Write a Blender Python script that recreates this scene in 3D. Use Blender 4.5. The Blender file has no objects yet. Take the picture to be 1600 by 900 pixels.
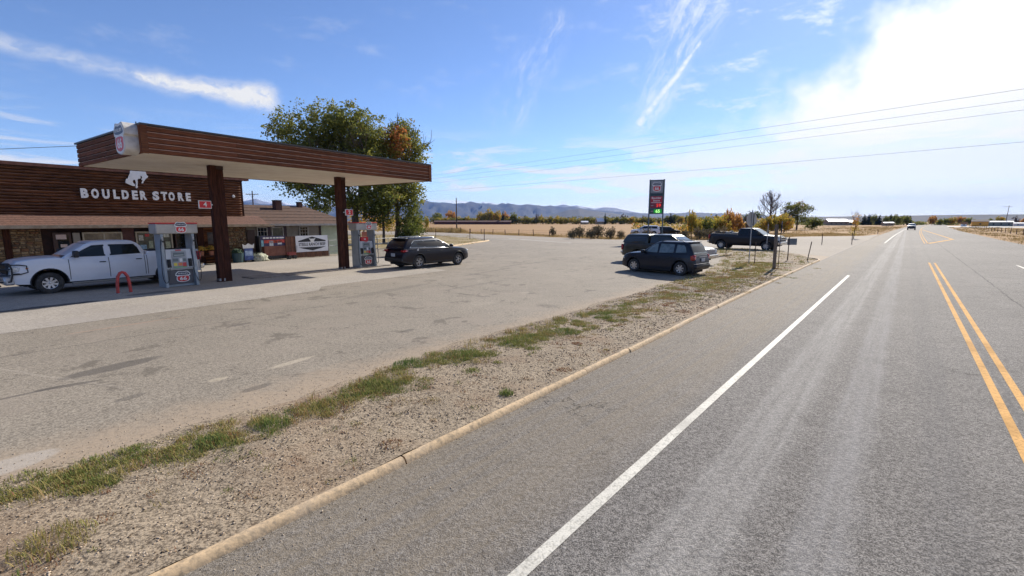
import bpy, bmesh, math, random
import numpy as np
from mathutils import Vector, Matrix, noise
R = math.radians
rnd = random.Random(7)
sc = bpy.context.scene
col = sc.collection

# ------------------------------------------------------------------ camera
cam_d = bpy.data.cameras.new("camera"); cam = bpy.data.objects.new("camera", cam_d); col.objects.link(cam)
cam.location = (0, 0, 2.7); cam.rotation_euler = (R(90 - 8.28), 0, 0)
cam_d.sensor_width = 36; cam_d.lens = 715 / 1600 * 36
cam_d.clip_start = 0.05; cam_d.clip_end = 60000
sc.camera = cam
SUN_AZ, SUN_EL = R(35), R(33)
sun_d = bpy.data.lights.new("sun", 'SUN'); sun = bpy.data.objects.new("sun", sun_d); col.objects.link(sun)
sun_d.energy = 4.9; sun_d.angle = R(0.5); sun_d.color = (1.0, 0.93, 0.82)
sdir = Vector((math.sin(SUN_AZ) * math.cos(SUN_EL), math.cos(SUN_AZ) * math.cos(SUN_EL), math.sin(SUN_EL)))
sun.rotation_euler = sdir.to_track_quat('Z', 'Y').to_euler()
sc.view_settings.view_transform = 'Standard'; sc.view_settings.look = 'None'
sc.view_settings.exposure = 0.52; sc.view_settings.gamma = 1
sc.cycles.use_denoising = True
sc.cycles.max_bounces = 6; sc.cycles.transparent_max_bounces = 8; sc.cycles.volume_bounces = 0
sc.cycles.sample_clamp_indirect = 4

# ------------------------------------------------------------------ node expressions
class X:
    def __init__(s, nt, so): s.nt, s.so = nt, so
    def m(s, op, b=None, c=None, clamp=False):
        n = s.nt.nodes.new('ShaderNodeMath'); n.operation = op; n.use_clamp = clamp
        for i, v in enumerate((s, b, c)):
            if v is None: continue
            if isinstance(v, X): s.nt.links.new(v.so, n.inputs[i])
            else: n.inputs[i].default_value = v
        return X(s.nt, n.outputs[0])
    def __add__(s, b): return s.m('ADD', b)
    def __sub__(s, b): return s.m('SUBTRACT', b)
    def __mul__(s, b): return s.m('MULTIPLY', b)
    def __truediv__(s, b): return s.m('DIVIDE', b)
    __radd__ = __add__; __rmul__ = __mul__
    def __rsub__(s, b): return (s * -1.0) + b
    def sat(s): return s.m('ADD', 0.0, clamp=True)
    def ss(s, a, b):
        n = s.nt.nodes.new('ShaderNodeMapRange'); n.interpolation_type = 'SMOOTHSTEP'
        s.nt.links.new(s.so, n.inputs[0]); n.inputs[1].default_value = a; n.inputs[2].default_value = b
        return X(s.nt, n.outputs[0])
def sep(nt, so):
    n = nt.nodes.new('ShaderNodeSeparateXYZ'); nt.links.new(so, n.inputs[0])
    return [X(nt, n.outputs[i]) for i in range(3)]
def comb(nt, *v):
    n = nt.nodes.new('ShaderNodeCombineXYZ')
    for i, a in enumerate(v):
        if isinstance(a, X): nt.links.new(a.so, n.inputs[i])
        else: n.inputs[i].default_value = a
    return n.outputs[0]
def noi(nt, vec, scale, detail=3, rough=0.5, dist=0.0):
    n = nt.nodes.new('ShaderNodeTexNoise'); nt.links.new(vec, n.inputs['Vector'])
    n.inputs['Scale'].default_value = scale; n.inputs['Detail'].default_value = detail
    n.inputs['Roughness'].default_value = rough; n.inputs['Distortion'].default_value = dist
    return X(nt, n.outputs[0])
def mixc(nt, f, a, b, mode='MIX'):
    n = nt.nodes.new('ShaderNodeMix'); n.data_type = 'RGBA'; n.blend_type = mode
    for i, v in ((0, f), (6, a), (7, b)):
        if isinstance(v, X): nt.links.new(v.so, n.inputs[i])
        elif isinstance(v, (tuple, list)): n.inputs[i].default_value = (*v[:3], 1)
        else: n.inputs[i].default_value = v
    return X(nt, n.outputs[2])

# ------------------------------------------------------------------ world: sky with cirrus
w = bpy.data.worlds.new("World"); sc.world = w; w.use_nodes = True
nt = w.node_tree; bg = nt.nodes['Background']
sky = nt.nodes.new('ShaderNodeTexSky'); sky.sky_type = 'NISHITA'; sky.sun_disc = False
sky.sun_elevation = SUN_EL; sky.sun_rotation = SUN_AZ; sky.altitude = 2100; sky.air_density = 1.0; sky.dust_density = 0.6; sky.ozone_density = 2.2
tc = nt.nodes.new('ShaderNodeTexCoord'); G_ = tc.outputs['Generated']
dx, dy, dz = sep(nt, G_)
el = dz.m('ARCSINE'); az = dx.m('ARCTAN2', dy)
uv = comb(nt, az, el, 0.0)
warp = noi(nt, uv, 5, 4, 0.6) - 0.5
warp2 = noi(nt, comb(nt, az, el, 3.7), 16, 4, 0.65) - 0.5
a2 = az + warp * 0.10 + warp2 * 0.03; e2 = el + warp2 * 0.05 + warp * 0.03
fine = noi(nt, comb(nt, a2 * 1.0, e2 * 2.2, 1.3), 22, 5, 0.68)
def seg(A, B, wa, wb, ua=None, ea=None):
    """soft streak from A to B in azimuth / elevation, width wa -> wb"""
    ua = ua or a2; ea = ea or e2
    vx, vy = B[0] - A[0], B[1] - A[1]; L2 = vx * vx + vy * vy
    px, py = ua - A[0], ea - A[1]
    t = ((px * vx + py * vy) / L2).sat()
    qx, qy = px - t * vx, py - t * vy
    d = (qx * qx + qy * qy).m('SQRT')
    return (1.0 - (d / (t * (wb - wa) + wa)).ss(0.0, 1.0))
az3 = az + warp2 * 0.03; el3 = el + warp2 * 0.018
s1 = seg((-0.95, 0.262), (-0.60, 0.226), 0.014, 0.026, az3, el3) * 0.5
s1 = s1.m('MAXIMUM', seg((-0.66, 0.232), (-0.475, 0.222), 0.012, 0.036, az3, el3) * 1.2)
s1 = s1 * (fine.ss(0.3, 0.62) * 0.75 + 0.3)
fib = noi(nt, comb(nt, a2 * 3.2 + e2 * -1.7, e2 * 1.1 + a2 * 0.5, 8.0), 9, 5, 0.7)
s2 = seg((0.085, 0.37), (-0.01, 0.22), 0.05, 0.075) * fib.ss(0.42, 0.8) * 0.5
s3 = seg((0.375, 0.42), (0.262, 0.185), 0.11, 0.035) * fib.ss(0.38, 0.75) * 0.7
s3 = s3.m('MAXIMUM', seg((0.366, 0.325), (0.263, 0.195), 0.006, 0.014, az3, el3) * fine.ss(0.25, 0.6) * 0.75)
st0 = noi(nt, comb(nt, az * 1.0, el * 6.0, 2.0), 4.0, 5, 0.62, 0.5).ss(0.35, 0.6)
# veil of bright cloud round the sun
edge = (az - 0.545) * 0.8 - (el - 0.23) * 1.0 + warp * 0.36 + warp2 * 0.16
bigc = edge.ss(-0.06, 0.10) * ((el + warp * 0.05).ss(0.0, 0.13) * 0.62 + 0.38 * (st0 * (1.0 - el.ss(0.12, 0.2)) + el.ss(0.12, 0.2)))
bigc = bigc * (1.0 - (az - 1.25).ss(0.0, 0.7))
st = noi(nt, comb(nt, az * 1.0, el * 7.0, 5.0), 5.0, 5, 0.62, 0.6)
lowband = (1.0 - el.ss(0.10, 0.2)) * el.ss(-0.02, 0.03)
low = lowband * (st + az.ss(0.0, 0.7) * 0.2).ss(0.47, 0.62) * 0.85
ray = noi(nt, comb(nt, a2 * 1.3 + el * 2.0, el * 3.0 - az * 0.6, 9.0), 6.0, 5, 0.68)
thin = (ray.ss(0.5, 0.78)) * az.ss(0.0, 0.5) * 0.75
thin = thin.m('MAXIMUM', ray.ss(0.52, 0.85) * 0.22)
horiz = (1.0 - el.ss(0.0, 0.12)) * (az.ss(-0.2, 0.5) * 0.40 + 0.35)
cl = s1.m('MAXIMUM', s2).m('MAXIMUM', s3).m('MAXIMUM', bigc).m('MAXIMUM', low).m('MAXIMUM', thin).m('MAXIMUM', horiz).sat()
sunang = (dx * sdir.x + dy * sdir.y + dz * sdir.z).m('MAXIMUM', 0.0)
glow = sunang.m('POWER', 5.0) * 5.0 + sunang.m('POWER', 60.0) * 9.0
lum = glow * 0.6 + 7.2
lum = lum * ((1.0 - el.ss(0.0, 0.11)) * 0.4 + 1.0)
ccol = comb(nt, lum * 1.0, lum * 1.0, lum * 1.0)
cm = nt.nodes.new('ShaderNodeMix'); cm.data_type = 'RGBA'
tint = mixc(nt, 1.0, X(nt, sky.outputs[0]), (1.04, 1.12, 1.32), 'MULTIPLY')
nt.links.new(cl.so, cm.inputs[0]); nt.links.new(tint.so, cm.inputs[6]); nt.links.new(ccol, cm.inputs[7])
nt.links.new(cm.outputs[2], bg.inputs[0]); bg.inputs[1].default_value = 0.088

# ------------------------------------------------------------------ frames: camera ground point is the origin, y looks along the view
def fr(az_):
    a = R(az_); ca, sa = math.cos(a), math.sin(a)
    return lambda u, s, z=0.0: Vector((u * ca + s * sa, -u * sa + s * ca, z))
C = fr(34.1)                      # station frame: u across (store is at -33), s along the canopy
CROT = R(-34.1 + 90)              # local +x along s
def bend(s): return 7e-5 * max(0.0, s - 55) ** 2 if s < 600 else 7e-5 * 545 ** 2 + (s - 600) * .0763
_H = fr(40.6)
def H(u, s, z=0.0): return _H(u + bend(s), s, z)     # highway frame: u across, s along

# ------------------------------------------------------------------ materials
MATS = {}
def mat(name, c, rough=0.6, metal=0.0, c2=None, scale=4.0, detail=4, bump=0.0, bscale=None, spec=0.5, coat=0.0, emit=None, stretch=None, lo=0.35, hi=0.65, attr=False, trans=0.0):
    if name in MATS: return MATS[name]
    m = bpy.data.materials.new(name); m.use_nodes = True; nt = m.node_tree; b = nt.nodes['Principled BSDF']
    b.inputs['Base Color'].default_value = (*c, 1); b.inputs['Roughness'].default_value = rough; b.inputs['Metallic'].default_value = metal
    b.inputs['Specular IOR Level'].default_value = spec; b.inputs['Coat Weight'].default_value = coat; b.inputs['Coat Roughness'].default_value = 0.05
    tcn = nt.nodes.new('ShaderNodeTexCoord'); vec = tcn.outputs['Object']
    if stretch:
        mp = nt.nodes.new('ShaderNodeMapping'); mp.inputs['Scale'].default_value = stretch
        nt.links.new(vec, mp.inputs[0]); vec = mp.outputs[0]
    if c2 is None: c2 = tuple(k * 0.88 for k in c)
    n = noi(nt, vec, scale, detail, 0.6)
    cc = mixc(nt, n.ss(lo, hi), c, c2)
    if attr:
        oi = nt.nodes.new('ShaderNodeObjectInfo'); r_ = X(nt, oi.outputs['Random'])
        k = r_ * 0.5 + 0.75
        cc = mixc(nt, 1.0, cc, X(nt, comb(nt, k, k * (r_ * -0.06 + 1.03), k * (r_ * -0.1 + 1.05))), 'MULTIPLY')
    nt.links.new(cc.so, b.inputs['Base Color'])
    if bump:
        bn = noi(nt, vec, bscale or scale, 4, 0.65); bu = nt.nodes.new('ShaderNodeBump'); bu.inputs['Strength'].default_value = bump
        bu.inputs['Distance'].default_value = 0.02; nt.links.new(bn.so, bu.inputs['Height']); nt.links.new(bu.outputs[0], b.inputs['Normal'])
    if emit: b.inputs['Emission Color'].default_value = (*emit[:3], 1); b.inputs['Emission Strength'].default_value = emit[3]
    if trans: b.inputs['Transmission Weight'].default_value = trans
    MATS[name] = m; return m

# ------------------------------------------------------------------ objects
def tag(o, label=None, cat=None, group=None, kind=None):
    if label: o['label'] = label
    if cat: o['category'] = cat
    if group: o['group'] = group
    if kind: o['kind'] = kind
    return o
def thing(name, label, cat, loc=(0, 0, 0), rz=0.0, group=None):
    o = bpy.data.objects.new(name, None); col.objects.link(o); o.empty_display_size = 0.3
    o.location = loc; o.rotation_euler = (0, 0, rz); return tag(o, label, cat, group)
def copy_tree(o, parent=None):
    c = o.copy(); col.objects.link(c)
    if parent is not None: c.parent = parent
    for ch in [x for x in o.children]: copy_tree(ch, c)
    return c

class MB:
    def __init__(s): s.v, s.f, s.m = [], [], []
    def add(s, vs, fs, M=None, mi=0):
        o = len(s.v)
        s.v += [tuple(M @ Vector(v)) for v in vs] if M is not None else [tuple(v) for v in vs]
        s.f += [tuple(i + o for i in f) for f in fs]; s.m += [mi] * len(fs); return s
    def box(s, x0, x1, y0, y1, z0, z1, M=None, mi=0, bev=0.0):
        if bev <= 0:
            v = [(x, y, z) for z in (z0, z1) for y in (y0, y1) for x in (x0, x1)]
            f = [(0, 2, 3, 1), (4, 5, 7, 6), (0, 1, 5, 4), (2, 6, 7, 3), (0, 4, 6, 2), (1, 3, 7, 5)]
            return s.add(v, f, M, mi)
        b = bev; v = []; 
        for z, k in ((z0, b), (z0 + b, 0), (z1 - b, 0), (z1, b)):
            v += [(x0 + b + k * 0, y0 + k, z), (x1 - b, y0 + k, z), (x1 - k, y0 + b, z), (x1 - k, y1 - b, z), (x1 - b, y1 - k, z), (x0 + b, y1 - k, z), (x0 + k, y1 - b, z), (x0 + k, y0 + b, z)]
        f = [tuple(range(7, -1, -1)), tuple(range(24, 32))]
        for r in range(3):
            for i in range(8): f.append((r * 8 + i, r * 8 + (i + 1) % 8, r * 8 + 8 + (i + 1) % 8, r * 8 + 8 + i))
        return s.add(v, f, M, mi)
    def prism(s, pts, y0, y1, M=None, mi=0):
        """polygon in x,z extruded along y"""
        n = len(pts); v = [(p[0], y0, p[1]) for p in pts] + [(p[0], y1, p[1]) for p in pts]
        f = [tuple(range(n)), tuple(range(2 * n - 1, n - 1, -1))] + [(i, i + n, (i + 1) % n + n, (i + 1) % n) for i in range(n)]
        return s.add(v, f, M, mi)
    def tube(s, pts, r, n=8, r1=None, mi=0, M=None):
        pts = [Vector(p) for p in pts]; k = len(pts); v = []; 
        for i, p in enumerate(pts):
            d = (pts[min(i + 1, k - 1)] - pts[max(i - 1, 0)]).normalized()
            a = d.orthogonal().normalized() if i == 0 else (a - d * a.dot(d)).normalized()
            b = d.cross(a); rr = r if r1 is None else r + (r1 - r) * i / (k - 1)
            v += [p + (a * math.cos(t) + b * math.sin(t)) * rr for t in (2 * math.pi * j / n for j in range(n))]
        f = [(i * n + j, i * n + (j + 1) % n, i * n + n + (j + 1) % n, i * n + n + j) for i in range(k - 1) for j in range(n)]
        f += [tuple(range(n - 1, -1, -1)), tuple(range((k - 1) * n, k * n))]
        return s.add(v, f, M, mi)
    def lathe(s, prof, n=24, M=None, mi=0):
        """profile (radius, y) revolved about the y axis"""
        v = []; 
        for r, y in prof: v += [(r * math.cos(t), y, r * math.sin(t)) for t in (2 * math.pi * j / n for j in range(n))]
        f = [(i * n + j, i * n + n + j, i * n + n + (j + 1) % n, i * n + (j + 1) % n) for i in range(len(prof) - 1) for j in range(n)]
        return s.add(v, f, M, mi)
    def mesh(s, name, mats, smooth=False, fix=True, ang=35):
        me = bpy.data.meshes.new(name); me.from_pydata(s.v, [], s.f)
        for m in (mats if isinstance(mats, (list, tuple)) else [mats]): me.materials.append(m)
        me.polygons.foreach_set('material_index', s.m)
        if fix:
            bm = bmesh.new(); bm.from_mesh(me); bmesh.ops.recalc_face_normals(bm, faces=bm.faces); bm.to_mesh(me); bm.free()
        if smooth:
            me.polygons.foreach_set('use_smooth', [True] * len(me.polygons)); me.set_sharp_from_angle(angle=R(ang))
        me.update(); return me
    def obj(s, name, mats, parent=None, smooth=False, fix=True, ang=35):
        o = bpy.data.objects.new(name, s.mesh(name, mats, smooth, fix, ang)); col.objects.link(o); o.parent = parent; return o
def inst(name, me, parent, loc=(0, 0, 0), rot=(0, 0, 0), scale=(1, 1, 1)):
    o = bpy.data.objects.new(name, me); col.objects.link(o); o.parent = parent
    o.location = loc; o.rotation_euler = rot; o.scale = scale; return o
def T(x, y, z, rz=0.0, rx=0.0, ry=0.0):
    return Matrix.Translation((x, y, z)) @ Matrix.Rotation(rz, 4, 'Z') @ Matrix.Rotation(rx, 4, 'X') @ Matrix.Rotation(ry, 4, 'Y')
def text(s, size, mt, parent, M, name='lettering', depth=0.004, bold=0.0, width=None, align='CENTER'):
    """text standing in local x,z, facing -y"""
    cu = bpy.data.curves.new('t', 'FONT'); cu.body = s; cu.size = size; cu.extrude = depth; cu.offset = bold
    cu.align_x = align; cu.align_y = 'CENTER'; cu.resolution_u = 3
    o = bpy.data.objects.new('t', cu); me = bpy.data.meshes.new_from_object(o)
    bpy.data.objects.remove(o); bpy.data.curves.remove(cu)
    me.name = name; me.materials.clear(); me.materials.append(mt)
    if width:
        xs = [v.co.x for v in me.vertices]; k = width / max(1e-6, (max(xs) - min(xs))); me.transform(Matrix.Diagonal((k, 1, 1, 1)))
    me.transform(M @ Matrix.Rotation(R(90), 4, 'X'))
    q = bpy.data.objects.new(name, me); col.objects.link(q); q.parent = parent; return q

# palette
black = mat('black plastic', (0.02, 0.02, 0.022), 0.5)
rubber = mat('tyre rubber', (0.025, 0.024, 0.024), 0.85, c2=(0.06, 0.055, 0.05), scale=6)
chrome = mat('chrome', (0.75, 0.75, 0.76), 0.18, 1.0)
alloy = mat('alloy rim', (0.62, 0.62, 0.63), 0.3, 0.85)
steelp = mat('galvanised steel', (0.42, 0.43, 0.44), 0.45, 0.7, c2=(0.3, 0.31, 0.32), scale=9)
glass = mat('dark glass', (0.010, 0.013, 0.014), 0.05, spec=0.4)
glassl = mat('light glass', (0.16, 0.21, 0.22), 0.05, spec=1.0, c2=(0.07, 0.09, 0.10), scale=2.5)
whitep = mat('white paint', (0.78, 0.78, 0.77), 0.5, c2=(0.66, 0.66, 0.64), scale=12)
redp = mat('sign red', (0.62, 0.025, 0.03), 0.4)
darkb = mat('sign dark blue', (0.02, 0.03, 0.09), 0.4)
lampc = mat('lamp lens', (0.75, 0.77, 0.78), 0.08, spec=1.0, c2=(0.4, 0.42, 0.43), scale=14)
redl = mat('red lens', (0.45, 0.012, 0.02), 0.12, spec=1.0, c2=(0.25, 0.01, 0.01), scale=10)
amber = mat('amber lens', (0.8, 0.25, 0.02), 0.15)
# ================================================================== GROUND
def gmat(name, dark, light, sp=70, rough=0.85, bump=0.5, bigc=None, bigs=0.25, marks=(), track_sheen=None, fringe=None, spec=0.4, lo=0.36, hi=0.62, cracks=None, seams=(), patchy=0):
    m = bpy.data.materials.new(name); m.use_nodes = True; nt = m.node_tree; b = nt.nodes['Principled BSDF']
    t = nt.nodes.new('ShaderNodeTexCoord'); vec = t.outputs['Object']; x, y, z = sep(nt, vec)
    f1 = noi(nt, vec, sp, 2, 0.6); f2 = noi(nt, vec, sp * 0.33, 2, 0.6)
    k = (f1 * 0.65 + f2 * 0.35).ss(lo, hi)
    c = mixc(nt, k, dark, light)
    g1 = noi(nt, vec, bigs, 4, 0.6); g2 = noi(nt, vec, 1.7, 4, 0.65)
    mul = g1.ss(0.3, 0.7) * 0.16 + g2.ss(0.25, 0.75) * 0.14 + 0.85
    c = mixc(nt, 1.0, c, X(nt, comb(nt, mul, mul, mul)), 'MULTIPLY')
    if bigc: c = mixc(nt, noi(nt, vec, 0.55, 4, 0.6).ss(0.48, 0.72) * 0.7, c, bigc)
    wn = noi(nt, vec, 1.6, 4, 0.65) - 0.5
    if patchy:
        pn = noi(nt, vec, 0.8, 5, 0.72, 0.4).ss(0.57, 0.64) * 0.6; pq = noi(nt, vec, 2.6, 4, 0.7).ss(0.63, 0.70) * 0.5
        c = mixc(nt, pn.m('MAXIMUM', pq) * patchy, c, tuple(q * 0.75 for q in dark)); c = mixc(nt, noi(nt, vec, 0.45, 5, 0.7).ss(0.58, 0.70) * 0.4 * patchy, c, tuple(min(1, q * 1.15) for q in light))
    ca, sa = math.cos(R(40.6)), math.sin(R(40.6)); u = x * ca - y * sa; s = x * sa + y * ca
    if track_sheen:
        for u0, wd, cc, st_ in track_sheen:
            d = (u - u0 + wn * 0.25).m('ABSOLUTE')
            lng = noi(nt, comb(nt, u * 9.0, s * 0.25, 0.0), 1.0, 3, 0.6).ss(0.3, 0.7)
            c = mixc(nt, (1.0 - d.ss(wd * 0.4, wd)) * (lng * 0.6 + 0.4) * st_, c, cc)
    if fringe:
        u0, u1, cc = fringe
        c = mixc(nt, (u + wn * 1.5 - (s - 8.0).m('MAXIMUM', 0.0) * -0.035).ss(u0, u1) * (f2.ss(0.3, 0.6) * 0.4 + 0.55), c, cc)
    if cracks:
        v = nt.nodes.new('ShaderNodeTexVoronoi'); v.feature = 'DISTANCE_TO_EDGE'; v.inputs['Scale'].default_value = cracks[0]
        nw = nt.nodes.new('ShaderNodeVectorMath'); nw.operation = 'ADD'
        wn2 = noi(nt, vec, 0.9, 5, 0.7); nt.links.new(vec, nw.inputs[0]); nt.links.new(comb(nt, wn2 * 2.2, wn * 2.0, 0.0), nw.inputs[1])
        nt.links.new(nw.outputs[0], v.inputs['Vector'])
        ln = 1.0 - X(nt, v.outputs['Distance']).ss(0.0, cracks[1])
        c = mixc(nt, ln * noi(nt, vec, 0.21, 2).ss(0.46, 0.6) * 0.75, c, tuple(q * 0.35 for q in dark))
    for (ax, ay, bx, by, wd, st_, cc) in seams:
        L = math.hypot(bx - ax, by - ay); ex, ey = (bx - ax) / L, (by - ay) / L
        px, py = x - ax, y - ay; tt = px * ex + py * ey; d = (py * ex - px * ey + wn * 0.22).m('ABSOLUTE')
        c = mixc(nt, (1.0 - d.ss(wd * 0.5, wd)) * tt.ss(-0.2, 0.2) * (1.0 - tt.ss(L - .2, L + .2)) * (g2.ss(0.2, 0.5) * .6 + .4) * st_, c, cc)
    for (mx, my, rx, ry, an, cc, st_) in marks:
        ca_, sa_ = math.cos(R(an)), math.sin(R(an)); px, py = x - mx, y - my
        q = ((px * ca_ + py * sa_) / rx).m('POWER', 2.0) + ((py * ca_ - px * sa_) / ry).m('POWER', 2.0)
        c = mixc(nt, (1.0 - (q + wn * 1.6).ss(0.55, 1.1)) * (f2.ss(0.2, 0.6) * 0.35 + 0.65) * st_, c, cc)
    nt.links.new(c.so, b.inputs['Base Color']); b.inputs['Roughness'].default_value = rough; b.inputs['Specular IOR Level'].default_value = spec
    bu = nt.nodes.new('ShaderNodeBump'); bu.inputs['Strength'].default_value = bump; bu.inputs['Distance'].default_value = 0.012
    nt.links.new((f1 * 0.6 + f2 * 0.8).so, bu.inputs['Height']); nt.links.new(bu.outputs[0], b.inputs['Normal'])
    MATS[name] = m; return m

def poly(name, pts, z, m, kind='structure', parent=None, label=None):
    me = bpy.data.meshes.new(name); bm = bmesh.new()
    from mathutils.geometry import tessellate_polygon
    vv = [bm.verts.new((p[0], p[1], z)) for p in pts]
    for t in tessellate_polygon([[Vector((p[0], p[1], 0)) for p in pts]]): bm.faces.new([vv[i] for i in t])
    for f in bm.faces:
        f.normal_update()
        if f.normal.z < 0: f.normal_flip()
    bm.to_mesh(me); bm.free(); me.materials.append(m)
    o = bpy.data.objects.new(name, me); col.objects.link(o); o.parent = parent
    return tag(o, label, None, None, kind)
def strip(name, rows, z, m, kind='structure', parent=None, zf=None):
    """rows of equal length of (x, y) -> sheet"""
    n = len(rows[0]); v = [(p[0], p[1], z if zf is None else zf(i, j)) for i, r in enumerate(rows) for j, p in enumerate(r)]
    f = [(i * n + j, i * n + j + 1, i * n + n + j + 1, i * n + n + j) for i in range(len(rows) - 1) for j in range(n - 1)]
    me = bpy.data.meshes.new(name); me.from_pydata(v, [], f); me.materials.append(m); me.update()
    if me.polygons[0].normal.z < 0: me.flip_normals()
    o = bpy.data.objects.new(name, me); col.objects.link(o); o.parent = parent
    return tag(o, None, None, None, kind)

DK, SAND = (0.055, 0.048, 0.042), (0.42, 0.33, 0.24)
field_m = gmat('dry grass field', (0.20, 0.105, 0.032), (0.38, 0.215, 0.075), sp=3, rough=0.95, bump=0.4, bigc=(0.30, 0.17, 0.065), bigs=0.02)
mk = []
def mkC(u, s, ru, rs, an, c, st_): p = C(u, s); mk.append((p.x, p.y, ru, rs, an - 34.1 + 90, c, st_))   # first radius lies along s
mkC(-10.8, 2.65, 0.85, 0.24, 8, DK, 0.62); mkC(-10.2, 1.9, 0.45, 0.10, -14, DK, 0.6); mkC(-10.25, 1.35, 0.6, 0.045, 0, DK, 0.6)
mkC(-12.61, 5.8, 0.32, 0.14, 0, DK, 0.5); mkC(-7.5, 3.6, 0.30, 0.11, 5, DK, 0.5); mkC(-8.7, 2.3, 0.22, 0.10, 10, DK, 0.45)
mkC(-8.42, 7.74, 0.30, 0.12, 0, DK, 0.45); mkC(-8.33, 4.76, 0.55, 0.10, 4, (0.5, 0.42, 0.31), 0.55); mkC(-8.46, 3.44, 0.16, 0.09, 0, (0.5, 0.42, 0.3), 0.5)
mkC(-7.35, 0.7, 0.55, 0.26, 0, (0.40, 0.35, 0.29), 0.85); mkC(-15.8, 23.3, 1.6, 0.22, 6, DK, 0.3); mkC(-15.6, 26.1, 1.9, 0.2, -4, DK, 0.3)
mkC(-14.9, 19.55, 2.2, 0.18, 3, DK, 0.3); mkC(-15.0, 4.2, 1.4, 0.08, 2, (0.42, 0.24, 0.15), 0.3); mkC(-14.0, 12.0, 2.6, 0.3, 5, DK, 0.22); mkC(-12.2, 15.5, 2.0, 0.16, -3, DK, 0.22)
a_, b_ = C(-13.6, -2), C(-13.2, 9); c_, d_ = C(-9.2, 2.4), C(-13.3, 1.2); e_, f_ = C(-16.4, -6), C(-16.4, 12); g_, h_ = C(-17.5, 22), C(-12, 42)
lot_m = gmat('worn lot asphalt', (0.135, 0.112, 0.083), (0.335, 0.287, 0.222), sp=42, rough=0.9, bump=0.35, bigc=(0.28, 0.232, 0.18), bigs=0.12, marks=mk,
             fringe=(-8.3, -7.1, (0.36, 0.275, 0.19)), cracks=(0.22, 0.006), patchy=1.0, seams=[(a_.x, a_.y, b_.x, b_.y, 0.03, 0.6, DK), (c_.x, c_.y, d_.x, d_.y, 0.04, 0.22, (0.45, 0.39, 0.32)), (g_.x, g_.y, h_.x, h_.y, .06, .4, DK)])
hw_m = gmat('highway asphalt', (0.075, 0.068, 0.062), (0.34, 0.315, 0.285), sp=80, rough=0.8, bump=1.0, spec=0.12, bigs=0.08, lo=0.38, hi=0.66,
            track_sheen=[(-3.3, 1.5, (0.25, 0.20, 0.135), 0.55), (0.55, 0.25, (0.09, 0.09, 0.095), 0.22), (-0.3, 0.3, (0.36, 0.35, 0.34), 0.35), (-1.15, 0.42, (0.58, 0.56, 0.52), 0.22), (1.42, 0.05, (.1, .1, .1), .5), (3.0, .04, (.03, .03, .03), .8)], cracks=(0.11, 0.003), patchy=0.3)  # bands along the road; the palest one paints sun sparkle into the colour
side_m = gmat('side road asphalt', (0.17, 0.142, 0.11), (0.37, 0.315, 0.25), sp=30, rough=0.9, bump=0.2, bigs=0.06, cracks=(0.1, 0.004))
pad_m = gmat('pump apron concrete', (0.25, 0.218, 0.178), (0.41, 0.362, 0.30), sp=30, rough=0.85, bump=0.2, bigc=(0.33, 0.29, 0.25), bigs=0.3,              marks=[(C(-20.3, 3.2).x, C(-20.3, 3.2).y, 1.8, 0.35, 60, (0.02, 0.02, 0.022), 0.85), (C(-21.0, 6.6).x, C(-21.0, 6.6).y, 0.9, 0.3, 58, (0.05, 0.048, 0.045), 0.7), (C(-24.5, 5.6).x, C(-24.5, 5.6).y, 1.8, 0.7, 50, (0.12, .11, .1), 0.6)])
grav_m = gmat('gravel verge', (0.085, 0.062, 0.040), (0.38, 0.300, 0.205), sp=44, rough=0.95, bump=1.0, bigc=(0.24, 0.155, 0.09), bigs=0.5, lo=0.36, hi=0.6)

ground = poly('ground', [(-15000, -15000), (15000, -15000), (15000, 15000), (-15000, 15000)], -0.03, field_m)
# station lot: everything between the highway and the field fence
lotp = [(-70, -60)] + [tuple(_H(-4.3, s)[:2]) for s in (-70, 0, 40, 60, 100, 124)] + [(65.6, 86), (56, 84), (51, 82), (40, 71.5), (28, 66.5), (15, 69), (6.7, 80), (-17.5, 113), (-60, 150), (-110, 120)]
poly('parking_lot', lotp, 0.0, lot_m)
poly('side_road', [tuple(_H(-4.35, s)[:2]) for s in (43, 124)] + [(65.6, 86), (56, 84), (51, 82), (40, 71.5), (28, 66.5), (15, 69), (6.7, 80), (-17.5, 113), (-60, 150), (-66, 140), (-17, 96), (-3, 72), (8, 58), (22, 50.5)], 0.005, side_m)
poly('concrete_apron', [tuple(C(u, s)[:2]) for u, s in ((-31.6, -12), (-16.3, -12), (-16.3, 10.5), (-17.2, 11.2), (-17.2, 19), (-19.5, 19.4), (-19.5, 22.5), (-31.6, 22.5))], 0.005, pad_m)
# highway, one sheet
ss_ = [-80, -20, 0, 20, 40, 55] + list(range(70, 600, 15)) + list(range(600, 2400, 100))
us_ = [-4.35, -2.02, 1.4, 5.3, 10.4]
strip('highway', [[H(u, s)[:2] for u in us_] for s in ss_], 0.012, hw_m)
poly('turnoff_road', [tuple(H(10.2, s)[:2]) for s in (300, 340, 380)] + [tuple(_H(300, 240)[:2]), tuple(_H(520, 130)[:2]), tuple(_H(515, 112)[:2]), tuple(_H(290, 215)[:2])], 0.01, gmat('pale turnoff road', (.36, .34, .31), (.5, .48, .44), sp=4, bigs=.02))
white_m = gmat('white road paint', (0.33, 0.31, 0.26), (0.60, 0.57, 0.49), sp=45, rough=0.7, bump=0.5, lo=0.3, hi=0.56, bigc=(0.30, 0.28, 0.24), patchy=.9)
yel_m = gmat('yellow road paint', (0.38, 0.21, 0.08), (0.70, 0.40, 0.14), sp=45, rough=0.85, bump=0.5, lo=0.3, hi=0.54, spec=.1, bigc=(0.40, 0.22, 0.075), patchy=.5)
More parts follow.
